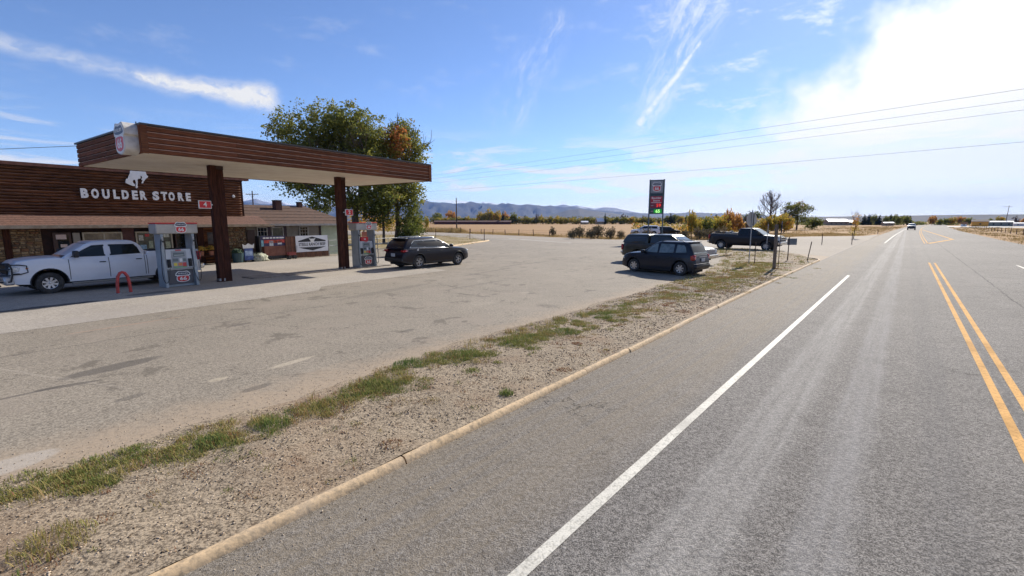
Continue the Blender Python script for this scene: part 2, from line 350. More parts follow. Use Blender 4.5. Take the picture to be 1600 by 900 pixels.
def line(name, pts, wd, m, z=0.017):
    rows = []
    for i, p in enumerate(pts):
        a, b = Vector(pts[max(i - 1, 0)]), Vector(pts[min(i + 1, len(pts) - 1)]); d = (b - a).normalized(); n = Vector((-d.y, d.x)) * wd / 2
        rows.append([(p[0] + n.x, p[1] + n.y), (p[0] - n.x, p[1] - n.y)])
    return strip(name, rows, z, m)
def hl(u, s0, s1, step=8.0):
    n = max(2, int((s1 - s0) / step)); return [tuple(H(u, s0 + (s1 - s0) * i / n)[:2]) for i in range(n + 1)]
line('edge_line', hl(-2.02, -30, 28.3), 0.115, white_m)
line('edge_line', hl(-2.02, 74, 900), 0.115, white_m)
for u in (1.29, 1.56): line('centre_line', hl(u, -30, 40.6), 0.105, yel_m)
for u in (1.75, 2.05): line('centre_line', hl(u, 76, 205), 0.105, yel_m)
line('centre_line', hl(1.8, 205, 900), 0.2, yel_m)
p0, p1, p2 = _H(2.1, 76), _H(5.35, 96), _H(3.6, 205)
line('turn_bay_line', [tuple(p0[:2]), tuple(p1[:2])], 0.45, yel_m); line('turn_bay_line', [tuple(p1[:2]), tuple(p2[:2])], 0.3, yel_m)
for k in range(-3, 1):
    line('lane_dash', hl(5.35, 38.6 + k * 12, 41.8 + k * 12), 0.12, white_m)
line('edge_line', [(7.0, 72.8), (-6, 66.5), (-12, 70)], 0.35, white_m, 0.010)
line('edge_line', [(7.5, 57.5), (-0.5, 73)], 0.3, white_m, 0.010)

# gravel verge between the highway and the lot
inn = [(-30, -6.9), (0, -6.95), (1.3, -7.0), (3, -6.85), (4.8, -7.25), (8, -7.5), (11, -7.5), (16.7, -7.7), (25.4, -8.1), (32, -9.2), (38, -11), (44, -13.4), (48, -14.2), (50.8, -13.6)]
out = [(-30, -4.05), (1, -4.07), (8, -4.19), (16, -4.36), (27, -4.46), (37.5, -4.46), (39.2, -5.2), (42.5, -6.2), (45.8, -7.9), (48, -9.6), (50.8, -12.8)]
ip = lambda t, s: float(np.interp(s, [q[0] for q in t], [q[1] for q in t]))
rows, sl = [], [-14 + 0.22 * i for i in range(150)] + [19 + 0.6 * i for i in range(54)]
NJ = 16
hz = []
for s in sl:
    a, b = ip(inn, s), ip(out, s); r = []
    for j in range(NJ + 1):
        t = j / NJ; jig = (noise.noise((s * 0.8, 3.1, 0)) * 0.28 + noise.noise((s * 3, 9, 0)) * 0.08) * (1 - t) ** 3
        r.append(_H(a + (b - a) * t + jig, s)[:2])
    rows.append(r)
def vz(i, j):
    t = j / NJ; p = rows[i][j]; e = min(1.0, t * 3.0) 
    end = max(0.0, min(1.0, (50.6 - sl[i]) / 3.0))
    return 0.004 + e * end * (0.035 + 0.035 * t + 0.028 * noise.noise((p[0] * 1.3, p[1] * 1.3, 0)) + 0.016 * noise.noise((p[0] * 6, p[1] * 6, 0)))
verge = strip('gravel_verge', rows, 0, grav_m, zf=vz)
verge.data.polygons.foreach_set('use_smooth', [True] * len(verge.data.polygons))
def verge_z(p, s, u):
    a, b = ip(inn, s), ip(out, s); t = max(0, min(1, (u - a) / (b - a)))
    return 0.004 + min(1, t * 3) * (0.035 + 0.035 * t + 0.028 * noise.noise((p[0] * 1.3, p[1] * 1.3, 0)) + 0.016 * noise.noise((p[0] * 6, p[1] * 6, 0)))
# kerb: painted concrete lengths
kerb_m = gmat('faded kerb paint', (0.32, 0.24, 0.15), (0.60, 0.43, 0.25), sp=22, rough=0.85, bump=0.5, bigc=(0.52, 0.42, 0.31), bigs=2.0, lo=0.3, hi=0.6)
kerb = bpy.data.objects.new('kerb', None); col.objects.link(kerb); tag(kerb, None, None, None, 'structure')
def kerb_piece(path, w_=0.115, h=0.085):
    mb = MB(); prof = [(-w_ / 2, -0.02), (-w_ / 2, h * 0.55), (-w_ * 0.36, h * 0.88), (-w_ * 0.12, h), (w_ * 0.15, h * 0.98), (w_ * 0.36, h * 0.82), (w_ / 2 + .01, h * 0.3), (w_ / 2 + .02, -0.02)]
    v = []; 
    for i, p in enumerate(path):
        a, b = Vector(path[max(i - 1, 0)]), Vector(path[min(i + 1, len(path) - 1)]); d = (b - a).normalized(); n = Vector((d.y, -d.x))
        k = 1 + 0.05 * noise.noise((p[0] * 3, p[1] * 3, 1))
        v += [(p[0] + n.x * q[0] * k, p[1] + n.y * q[0] * k, q[1] * k) for q in prof]
    m_ = len(prof); f = [(i * m_ + j, i * m_ + j + 1, i * m_ + m_ + j + 1, i * m_ + m_ + j) for i in range(len(path) - 1) for j in range(m_ - 1)]
    f += [tuple(range(m_)), tuple(range(len(path) * m_ - 1, (len(path) - 1) * m_ - 1, -1))]
    mb.add(v, f); o = mb.obj('kerb_length', kerb_m, kerb, True, ang=50); return o
ks = [-13, -9.6, -6.2, -2.7, 0.1, 2.86, 6.84, 8.58, 11.7, 14.9, 18.2, 21.3, 24.6, 27.8, 31, 34.2, 37.2]
for a, b in zip(ks[:-1], ks[1:]):
    j0 = rnd.uniform(-.02, .02); 
    n = max(3, int((b - a) / 0.4)); kerb_piece([tuple(_H(ip([(-13, -4.02), (1, -4.04), (8, -4.16), (16, -4.33), (27, -4.43), (38, -4.42)], s) + j0, s)[:2]) for s in [a + .012 + (b - a - .024) * i / n for i in range(n + 1)]])
kerb_piece([tuple(_H(u, s)[:2]) for u, s in ((-4.42, 37.22), (-4.46, 38.0), (-4.58, 38.7), (-4.85, 39.3), (-5.3, 39.7), (-5.8, 39.9))])
kerb_piece([tuple(p) for p in ((-6.9, 48.2), (-5.6, 54), (-4.3, 59.5), (-3.3, 64.2), (-4.4, 66.5))], 0.25, 0.14)

# dry grass patch by the far corner of the lot
dry_m = gmat('dry lawn', (0.17, 0.12, 0.05), (0.36, 0.27, 0.13), sp=9, rough=0.95, bump=0.6, bigc=(0.20, 0.17, 0.06), bigs=0.3)
poly('dry_lawn', [(-3.4, 64), (-5.6, 54), (-6.9, 48.2), (-11, 46), (-16.5, 43.5), (-60, 62), (-46, 92), (-17.5, 92), (-7.5, 76)], 0.03, dry_m)

# ---- pebbles and clods on the verge
def scatter_mesh(name, unit_v, unit_f, P, Sc, m, tintn='tint'):
    n = len(P); uv_ = np.array(unit_v, float); k = len(uv_); rs = np.random.RandomState(3)
    A = rs.uniform(0, 2 * np.pi, n); ca_, sa_ = np.cos(A)[:, None], np.sin(A)[:, None]
    j = 1 + rs.uniform(-.28, .28, (n, k, 3)); V = uv_[None] * j * Sc[:, None, :]
    x_ = V[..., 0] * ca_ - V[..., 1] * sa_; y_ = V[..., 0] * sa_ + V[..., 1] * ca_
    V = np.stack([x_, y_, V[..., 2]], -1) + P[:, None, :]
    uf = np.array(unit_f); F = (uf[None] + (np.arange(n) * k)[:, None, None]).reshape(-1, uf.shape[1])
    return arr_mesh(name, V.reshape(-1, 3), F, m, np.repeat(rs.rand(n), len(uf)))
def arr_mesh(name, V, F, m, tint=None):
    me = bpy.data.meshes.new(name); nv, nf, k = len(V), len(F), F.shape[1]
    me.vertices.add(nv); me.vertices.foreach_set('co', np.asarray(V, np.float32).ravel())
    me.loops.add(nf * k); me.loops.foreach_set('vertex_index', F.astype(np.int32).ravel())
    me.polygons.add(nf); me.polygons.foreach_set('loop_start', np.arange(0, nf * k, k, dtype=np.int32))
    me.materials.append(m); me.update(calc_edges=True)
    if tint is not None:
        at = me.attributes.new('tint', 'FLOAT', 'FACE'); at.data.foreach_set('value', np.asarray(tint, np.float32))
    return me
def tmat(name, stops, rough=0.8, trans=0.0):
    """colour by per-piece tint: pieces really differ in colour"""
    m = bpy.data.materials.new(name); m.use_nodes = True; nt = m.node_tree; b = nt.nodes['Principled BSDF']
    a = nt.nodes.new('ShaderNodeAttribute'); a.attribute_name = 'tint'; r = nt.nodes.new('ShaderNodeValToRGB'); nt.links.new(a.outputs['Fac'], r.inputs[0])
    e = r.color_ramp.elements
    while len(e) < len(stops): e.new(0.5)
    for q, (p, c) in zip(e, stops): q.position = p; q.color = (*c, 1)
    nt.links.new(r.outputs[0], b.inputs['Base Color']); b.inputs['Roughness'].default_value = rough; b.inputs['Specular IOR Level'].default_value = 0.25
    if trans:
        tr = nt.nodes.new('ShaderNodeBsdfTranslucent'); nt.links.new(r.outputs[0], tr.inputs[0]); mx = nt.nodes.new('ShaderNodeMixShader'); mx.inputs[0].default_value = trans
        nt.links.new(b.outputs[0], mx.inputs[1]); nt.links.new(tr.outputs[0], mx.inputs[2]); nt.links.new(mx.outputs[0], nt.nodes['Material Output'].inputs[0])
    MATS[name] = m; return m
rs = np.random.RandomState(11)
OV = [(1, 0, 0), (-1, 0, 0), (0, 1, 0), (0, -1, 0), (0, 0, .7), (0, 0, -.5)]
OF = [(0, 2, 4), (2, 1, 4), (1, 3, 4), (3, 0, 4), (2, 0, 5), (1, 2, 5), (3, 1, 5), (0, 3, 5)]
P = []; Sc = []
for i in range(76000):
    s = -9 + 34 * rs.rand() ** 1.7; a, b = ip(inn, s), ip(out, s); u = a + .12 + (b - a - .2) * rs.rand()
    p = _H(u, s); r = (0.004 + 0.011 * rs.rand() ** 3) * (1 + max(0, s) * 0.06)
    P.append((p.x, p.y, verge_z(p, s, u) + r * .2)); Sc.append((r, r * rs.uniform(.6, 1), r * rs.uniform(.5, .9)))
for i in range(6000):      # strays on the lot edge and the shoulder
    s = -8 + 30 * rs.rand() ** 1.6; u = (ip(inn, s) - abs(rs.randn()) * .5) if rs.rand() < .72 else (-4.15 + abs(rs.randn()) * .45)
    p = _H(u, s); r = 0.004 + 0.009 * rs.rand() ** 3
    P.append((p.x, p.y, (0.002 if u < -5 else 0.014) + r * .2)); Sc.append((r, r * .8, r * .6))
peb_m = tmat('pebble', [(0, (0.04, 0.028, 0.02)), (0.35, (0.20, 0.14, 0.09)), (0.6, (0.40, 0.30, 0.21)), (1, (0.60, 0.50, 0.38))])
o = bpy.data.objects.new('gravel', scatter_mesh('gravel', OV, OF, np.array(P), np.array(Sc), peb_m)); col.objects.link(o); tag(o, 'loose tan gravel and pebbles strewn over the roadside verge', 'gravel', None, 'stuff')

# ---- grass tufts and weeds
def blades(name, spots, m, label, cat='grass', seed=5):
    """spots: (x, y, z, radius, count, height, tint centre)"""
    rs = np.random.RandomState(seed); VV, TT = [], []
    for (x, y, z, r, n, h, tc_) in spots:
        n = int(n); rr = r * np.sqrt(rs.rand(n)); th = rs.uniform(0, 6.283, n); px, py = x + rr * np.cos(th), y + rr * np.sin(th)
        hh = h * rs.uniform(.4, 1.15, n) * (1 - .5 * rr / r); la = rs.uniform(0, 6.283, n); le = hh * rs.uniform(.15, .95, n); wd = (0.0013 + 0.0018 * rs.rand(n)) * (1 + 0.11 * math.hypot(x, y))
        wx, wy = -np.sin(la) * wd, np.cos(la) * wd
        b0 = np.stack([px - wx, py - wy, np.full(n, z)], 1); b1 = np.stack([px + wx, py + wy, np.full(n, z)], 1)
        m0 = np.stack([px + np.cos(la) * le * .35 - wx * .7, py + np.sin(la) * le * .35 - wy * .7, z + hh * .62], 1); m1 = m0 + np.stack([wx, wy, np.zeros(n)], 1) * 1.4
        t0 = np.stack([px + np.cos(la) * le, py + np.sin(la) * le, z + hh], 1)
        VV.append(np.stack([b0, b1, m1, b0, m1, m0, m0, m1, t0], 1).reshape(-1, 3)); TT.append(np.repeat(np.clip(tc_ + rs.randn(n) * .14, 0, 1), 3))
    V = np.concatenate(VV); F = np.arange(len(V)).reshape(-1, 3)
    o = bpy.data.objects.new(name, arr_mesh(name, V, F, m, np.concatenate(TT))); col.objects.link(o); return tag(o, label, cat, None, 'stuff')
grass_m = tmat('verge grass', [(0, (0.10, 0.17, 0.045)), (0.3, (0.20, 0.23, 0.06)), (0.55, (0.36, 0.30, 0.10)), (0.8, (0.38, 0.27, 0.12)), (1, (0.27, 0.11, 0.06))], trans=0.3)
sp = []
def tuft(u, s, r, n, h, t):
    p = _H(u, s); sp.append((p.x, p.y, max(0.0, verge_z(p, s, u) - .006) if ip(inn, s) < u < ip(out, s) else 0.0, r, n, h, t))
def dens(s, u): return noise.noise((s * .9, u * 1.4, 4)) 
for i in range(2100):     # the green ribbon along the lot side
    s = -6.5 + 40 * rs.rand() ** 1.35; a = ip(inn, s); cen = a + ip([(-7, .75), (0, .6), (1.5, .72), (3, .75), (5, .85), (8, 1.25), (12, 1.3), (17, 1.5), (34, 2.6)], s)
    if 6.6 < s < 7.1 or (8.9 < s < 9.9 and rs.rand() < .6): continue
    u = cen + rs.randn() * ip([(-7, .3), (3, .2), (5, .34), (8, .40), (12, .4), (30, .85)], s)
    if u < a + .06 or dens(s, u) < -0.22: continue
    near = s < 12; g = 0.18 + 0.3 * (noise.noise((s * .7, u, 7)) + .5) + (0.14 if s > 12 else 0)
    tuft(u, s, rs.uniform(.08, .2) * (1 + max(0, s) * .03), 120 if near else 60, rs.uniform(.025, .10), g + rs.rand() ** 3 * .5)
for (u, s, r, n, h, t) in [(-6.95, 5.1, .3, 500, .1, .1), (-6.4, 4.0, .26, 420, .14, .3), (-6.15, 1.6, .2, 380, .15, .2), (-6.1, 2.3, .24, 420, .17, .22), (-4.45, 5.06, .11, 160, .13, .22), (-4.42, 2.95, .14, 160, .06, .95), (-5.57, 1.29, .2, 120, .06, .95), (-5.3, 3.01, .1, 70, .05, .5),
                           (-6.0, 9.0, .35, 350, .12, .12), (-5.1, .15, .28, 420, .13, .55), (-4.9, -.5, .3, 380, .13, .5), (-6.5, 6.1, .4, 420, .14, .2), (-6.3, 7.6, .4, 420, .15, .3)]: tuft(u, s, r, n, h, t)
for i in range(90):     # taller seeding straws standing out of the ribbon
    s = rs.choice([rs.uniform(-4, 1), rs.uniform(2, 4.7), rs.uniform(5, 12)]); a = ip(inn, s); tuft(a + rs.uniform(.25, 1.0), s, .12, 26, rs.uniform(.14, .24), rs.uniform(.45, .8))
for i in range(46):     # low russet and grey mats of dead weed
    s = -5 + 24 * rs.rand(); a, b = ip(inn, s), ip(out, s); u = a + (b - a) * rs.uniform(.4, 1.0); tuft(u, s, rs.uniform(.12, .3), 170, rs.uniform(.015, .045), rs.choice([.75, .95, 1.0]))
for i in range(700):     # sparse dry weeds
    s = -7 + 50 * rs.rand() ** 1.4; a, b = ip(inn, s), ip(out, s); u = a + .3 + (b - a - .4) * rs.rand()
    tuft(u, s, rs.uniform(.04, .13), 14 + 16 * rs.rand(), rs.uniform(.02, .07), rs.choice([.6, .8, .95, .98, .35]))
for i in range(170):     # weeds toward the far end, round the sign posts
    s = 18 + 30 * rs.rand(); a, b = ip(inn, s), ip(out, s); u = a + .2 + (b - a - .5) * rs.rand() ** 1.5
    tuft(u, s, rs.uniform(.2, .5), 45, rs.uniform(.06, .17), rs.uniform(.3, .75))
blades('verge_grass', sp, grass_m, 'green and straw coloured grass tufts growing along the gravel verge')
sp = []
for i in range(70): s = rs.uniform(37, 49); a, b = ip(inn, s), ip(out, s); u = a + (b - a) * rs.rand(); p = _H(u, s); sp.append((p.x, p.y, .02, .4, 26, .2, rs.uniform(.4, .7)))
for i in range(420):
    x, y = rs.uniform(-30, -4.2), rs.uniform(47, 90)
    if y < 46 + max(0, (-8 - x)) * .2 or x > -3.3 - abs(y - 62) * .2: continue
    sp.append((x, y, .03, .8, 26, .13, rs.uniform(.45, .8)))
blades('lawn_grass', sp, grass_m, 'short dry grass growing on the far corner of the lot', seed=8)
# tall straw grass and the stubble field beyond the side road
straw_m = tmat('straw grass', [(0, (0.20, 0.15, 0.05)), (0.5, (0.42, 0.29, 0.12)), (1, (0.52, 0.40, 0.20))], trans=0.3)
sp = []
def back_y(x): return float(np.interp(x, [-60, -17.5, 6.7, 15, 28, 40, 51, 56, 65.6, 90, 150], [152, 114, 81, 70, 67.5, 72.5, 83, 85, 87.5, 108, 180]))
for i in range(2100):
    x = rs.uniform(-45, 72); y = back_y(x) + abs(rs.randn()) * 7 + .6; sp.append((x, y, -.03, 1.1, 26, rs.uniform(.15, .5), rs.uniform(.2, .9)))
for i in range(420): x = rs.uniform(-32, -12); sp.append((x, back_y(x) + rs.uniform(1, 12), -.03, 1.2, 40, rs.uniform(.8, 1.7), rs.uniform(.1, .7)))
for i in range(700):
    s = 30 + 260 * rs.rand() ** 1.3; u = 10.9 + abs(rs.randn()) * (6 + s * .08) ; p = H(u, s); sp.append((p.x, p.y, -.03, 1.2, 30, rs.uniform(.15, .6), rs.uniform(.1, .8)))
for i in range(260):
    s = rs.uniform(126, 300); u = -5 - abs(rs.randn()) * 14; p = H(u, s); sp.append((p.x, p.y, -.03, 1.6, 26, rs.uniform(.2, .7), rs.uniform(.1, .8)))
blades('field_grass', sp, straw_m, 'tall straw coloured grass along the near edge of the fields', seed=9)
# ================================================================== STATION  (local frame: x = s along the canopy, y = -u .. so that +y points away from the store to... see STF)
# local station frame L: x along s, y toward the store (y = -u), z up
STM = CROT
def loc(u, s, z=0.0): return tuple(C(u, s, z))
wood_r = mat('reddish stained board', (0.20, 0.070, 0.032), 0.75, c2=(0.085, 0.033, 0.018), scale=3, bump=0.35, bscale=14, stretch=(0.5, 6, 14), spec=.12, attr=True)
wood_d = mat('dark stained log', (0.19, 0.075, 0.032), 0.7, c2=(0.055, 0.023, 0.012), scale=3, bump=0.35, bscale=12, stretch=(0.5, 6, 10), spec=.12, attr=True, lo=.3, hi=.62)
wood_p = mat('dark stained post', (0.075, 0.028, 0.018), 0.75, c2=(0.03, 0.012, 0.009), scale=4, bump=0.3, bscale=14, stretch=(8, 8, .6), spec=.12, attr=True)
trim_d = mat('dark trim', (0.045, 0.02, 0.014), 0.7, c2=(.025, .012, .01))
edge_l = mat('lit board lip', (0.70, 0.45, 0.31), 0.8, c2=(0.45, 0.25, 0.16), scale=6, stretch=(.6, 6, 6))
soff_m = mat('cream soffit paint', (0.72, 0.66, 0.56), 0.7, c2=(0.64, 0.57, 0.47), scale=1.2)
shing = mat('brown shingles', (0.13, 0.066, 0.037), 0.9, c2=(0.055, 0.03, 0.021), scale=7, bump=0.8, bscale=18, lo=.3, hi=.66, stretch=(.6, 1.4, 1.4))
shing_p = mat('pinkish brown shingles', (0.18, 0.088, 0.058), 0.9, c2=(0.105, 0.052, 0.036), scale=9, bump=0.6, bscale=20)
eave_m = mat('eave board', (0.36, 0.29, 0.21), 0.75, c2=(0.25, 0.19, 0.13), scale=5)

# ---- canopy over the pumps
U0, U1, S0, S1, ZS, ZT = -27.6, -20.1, 6.55, 20.75, 5.1, 6.08
can = thing('pump_canopy', 'long flat canopy with brown board fascia and cream soffit standing over the fuel pumps', 'canopy', loc(-23.8, 13.6), CROT)
def CB(mb, u0, u1, s0, s1, z0, z1, mi=0, bev=0):   # box in canopy-local coords
    return mb.box(s0 - 13.6, s1 - 13.6, -u1 - 23.8, -u0 - 23.8, z0, z1, None, mi, bev)
mb = MB(); CB(mb, U0 + .06, U1 - .06, S0 + .06, S1 - .06, ZS + .28, ZT - .05); mb.obj('roof_deck', mat('roof felt', (.06, .06, .06), .9), can)
for i in range(8):
    u0 = U0 + .08 + i * (U1 - U0 - .16) / 8
    for k in range(3):
        s0 = S0 + .08 + k * (S1 - S0 - .16) / 3
        mb = MB(); CB(mb, u0, u0 + (U1 - U0 - .16) / 8 - .012, s0, s0 + (S1 - S0 - .16) / 3 - .012, ZS + .02, ZS + .05); mb.obj('soffit_panel', soff_m, can)
mb = MB(); CB(mb, U0 + .07, U1 - .07, S0 + .07, S1 - .07, ZS + .06, ZS + .1); mb.obj('soffit_backing', mat('soffit gap', (.2, .18, .15), .8), can)
# fascia boards: lapped, each top lip coloured pale as if catching light
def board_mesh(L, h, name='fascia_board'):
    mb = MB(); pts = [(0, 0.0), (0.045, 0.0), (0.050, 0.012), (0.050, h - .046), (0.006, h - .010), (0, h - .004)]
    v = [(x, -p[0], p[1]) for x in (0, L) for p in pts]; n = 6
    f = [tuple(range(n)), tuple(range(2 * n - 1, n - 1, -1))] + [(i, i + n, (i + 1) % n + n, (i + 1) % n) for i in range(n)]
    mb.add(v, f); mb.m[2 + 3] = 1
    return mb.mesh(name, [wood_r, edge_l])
NB = 5; bh = (ZT - .03 - ZS) / NB
cuts = [0, 3.1, 6.9, 10.6, S1 - S0 - .02]; cuts2 = [0, 4.3, 8.2, 12.0, S1 - S0 - .02]
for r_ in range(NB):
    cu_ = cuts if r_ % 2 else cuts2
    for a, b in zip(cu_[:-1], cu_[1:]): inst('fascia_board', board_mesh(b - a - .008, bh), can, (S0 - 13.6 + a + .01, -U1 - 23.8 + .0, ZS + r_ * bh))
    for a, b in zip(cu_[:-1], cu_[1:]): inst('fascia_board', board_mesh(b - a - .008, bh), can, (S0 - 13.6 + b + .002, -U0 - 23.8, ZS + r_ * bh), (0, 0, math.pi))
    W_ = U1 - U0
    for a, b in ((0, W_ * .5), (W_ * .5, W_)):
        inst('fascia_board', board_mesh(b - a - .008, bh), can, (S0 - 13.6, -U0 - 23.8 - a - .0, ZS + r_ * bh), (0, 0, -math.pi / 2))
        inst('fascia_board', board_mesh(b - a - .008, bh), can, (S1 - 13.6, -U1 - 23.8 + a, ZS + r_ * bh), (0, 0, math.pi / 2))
mb = MB(); CB(mb, U0 - .09, U1 + .09, S0 - .09, S1 + .09, ZT - .03, ZT + .035); mb.obj('roof_flashing', mat('dark flashing', (.035, .035, .04), .5), can)
for (u, s) in ((U1, S0), (U1, S1)):
    mb = MB(); k = .055; CB(mb, u - .02 + k, u + .03 + k, s - .10, s + .10, ZS - .02, ZT - .032); mb.obj('corner_board', wood_r, can)
mb = MB(); CB(mb, U1 - .12, U1 + .06, S0 - .10, S0 - .056, ZS - .02, ZT - .034); mb.obj('corner_board', wood_r, can)
for (u, s) in ((-22.4, 9.75), (-22.45, 16.1)):
    mb = MB(); CB(mb, u - .14, u + .14, s - .24, s + .02, 0.0, ZS + .02, 0, .012); mb.obj('post', wood_p, can)
    mb = MB(); CB(mb, u - .18, u + .12, s + .03, s + .31, 0.0, ZS - .14, 0, .012); mb.obj('post', wood_p, can)
    mb = MB(); CB(mb, u - .14, u + .08, s + .03, s + .34, ZS - .14, ZS + .018); mb.obj('bracket', trim_d, can)
    mb = MB()
    for du in (-.09, .09): CB(mb, u + du - .03, u + du + .03, s - .262, s - .24, .05, .16); CB(mb, u + .14, u + .155, s - .15 + du, s - .09 + du, .05, .16)
    mb.obj('post_anchor', steelp, can)
tag(poly('pump_island', [loc(u, s)[:2] for u, s in ((-23.15, 5.2), (-21.75, 5.2), (-21.75, 18.9), (-23.15, 18.9))], 0.006, pad_m), None, None, None, 'structure')
mb = MB(); v = [loc(u, s, z) for z in (0, .055) for u, s in ((-23.2, 10.9), (-22.02, 10.9), (-22.02, 19.2), (-23.2, 19.2))]
mb.add(v, [(4, 5, 6, 7), (0, 1, 5, 4), (1, 2, 6, 5), (2, 3, 7, 6), (3, 0, 4, 7)]); tag(mb.obj('pump_island_kerb', mat('island concrete', (.3, .26, .22), .85, c2=(.2, .17, .14))), None, None, None, 'structure')

# ---- shield emblem; local x right, z up, faces -y, origin at centre, height ~1
def arc(pts, n=6):   # Catmull-Rom closed
    out = []; k = len(pts)
    for i in range(k):
        p0, p1, p2, p3 = [Vector(pts[(i + d) % k]) for d in (-1, 0, 1, 2)]
        for j in range(n):
            t = j / n; out.append(tuple(0.5 * ((2 * p1) + (p2 - p0) * t + (2 * p0 - 5 * p1 + 4 * p2 - p3) * t * t + (3 * p1 - p0 - 3 * p2 + p3) * t ** 3)))
    return out
SH = [(-.30, .5), (0, .46), (.30, .5), (.40, .42), (.50, .30), (.52, .12), (.42, .07), (.46, -.1), (.44, -.32), (.30, -.44), (0, -.5), (-.30, -.44), (-.44, -.32), (-.46, -.1), (-.42, .07), (-.52, .12), (-.50, .30), (-.40, .42)]
SR = [(-.36, .03), (0, .06), (.36, .03), (.40, -.1), (.38, -.28), (.26, -.39), (0, -.44), (-.26, -.39), (-.38, -.28), (-.40, -.1)]
SD = [(-.27, .43), (0, .40), (.27, .43), (.40, .32), (.44, .18), (0, .13), (-.44, .18), (-.40, .32)]
sd_m = mat('shield black band', (.02, .03, .07), .4)
def shield(parent, M, w_=1.0, h=1.0, nm='emblem', depth=.02):
    S_ = Matrix.Diagonal((w_, 1, h, 1))
    mb = MB(); mb.prism(arc(SH, 4), -depth, 0, M @ S_); e = mb.obj(nm, whitep, parent)
    mb = MB(); mb.prism(arc(SR, 4), -depth - .004, -depth + .002, M @ S_); mb.obj('emblem_panel', redp, e)
    mb = MB(); mb.prism(arc(SD, 4), -depth - .004, -depth + .002, M @ S_); mb.obj('emblem_band', sd_m, e)
    text('66', .44 * h, whitep, e, M @ Matrix.Translation((0, -depth - .006, -.185 * h)) @ Matrix.Shear('XZ', 4, (0, 0)) @ Matrix.Diagonal((w_ / h * 1.12, 1, 1, 1)), 'numerals', .003, .012 * h)
    text('PHILLIPS', .15 * h, whitep, e, M @ Matrix.Translation((0, -depth - .006, .275 * h)), 'lettering', .003, .003 * h, width=.68 * w_)
    return e

# shield sign box on the left face of the canopy, near its corner
sg = thing('emblem_sign', 'white backlit shield shaped emblem sign mounted on the left end of the canopy fascia', 'sign', loc(-20.75, S0 - .06, 5.58), CROT)
M_ = Matrix.Rotation(-math.pi / 2, 4, 'Z')
mb = MB(); SHb = [(p[0] * 1.0, p[1] * 1.08) for p in arc(SH, 4)]; mb.prism(SHb, -.42, 0, M_); mb.obj('sign_box', mat('aged white plastic', (.62, .60, .56), .5, c2=(.5, .47, .42), scale=3), sg, True, ang=30)
shield(sg, M_ @ Matrix.Translation((0, -.421, 0)), .9, 1.0, 'emblem', .012)
for k in range(3): mb = MB(); mb.tube([(0.1 + k * .12, .0, .56), (.1 + k * .12, .0, .66)], .018, 6); mb.obj('clamp', black, sg)

# ---- bank number signs on the canopy posts
for (s, u, dd, lab, n_, w2) in ((9.2, -22.27, 0, 'red number 4 sign fixed beside the near canopy post', '4', .5), (16.45, -22.2, 1, 'small red number sign fixed beside the far canopy post', '2', .5)):
    sg = thing('pump_number_sign', lab, 'sign', loc(u, s, 3.42 if not dd else 3.2), CROT)
    mb = MB(); mb.box(-w2 / 2, w2 / 2, -.03, .03, -.17, .17, None, 0, .012); mb.obj('panel', whitep, sg)
    mb = MB(); mb.box(-w2 / 2 + .03, w2 / 2 - .03, -.036, -.031, -.14, .14); mb.obj('panel_face', redp, sg)
    text(n_, .26, whitep, sg, Matrix.Translation((0, -.04, 0)), 'numeral', .002, .008)
    mb = MB(); mb.box(-w2 / 2 + (w2 - .02 if not dd else -.12), w2 / 2 + .12 if not dd else -w2 / 2 + .02, .0, .02, -.03, .03); mb.obj('arm', steelp, sg)

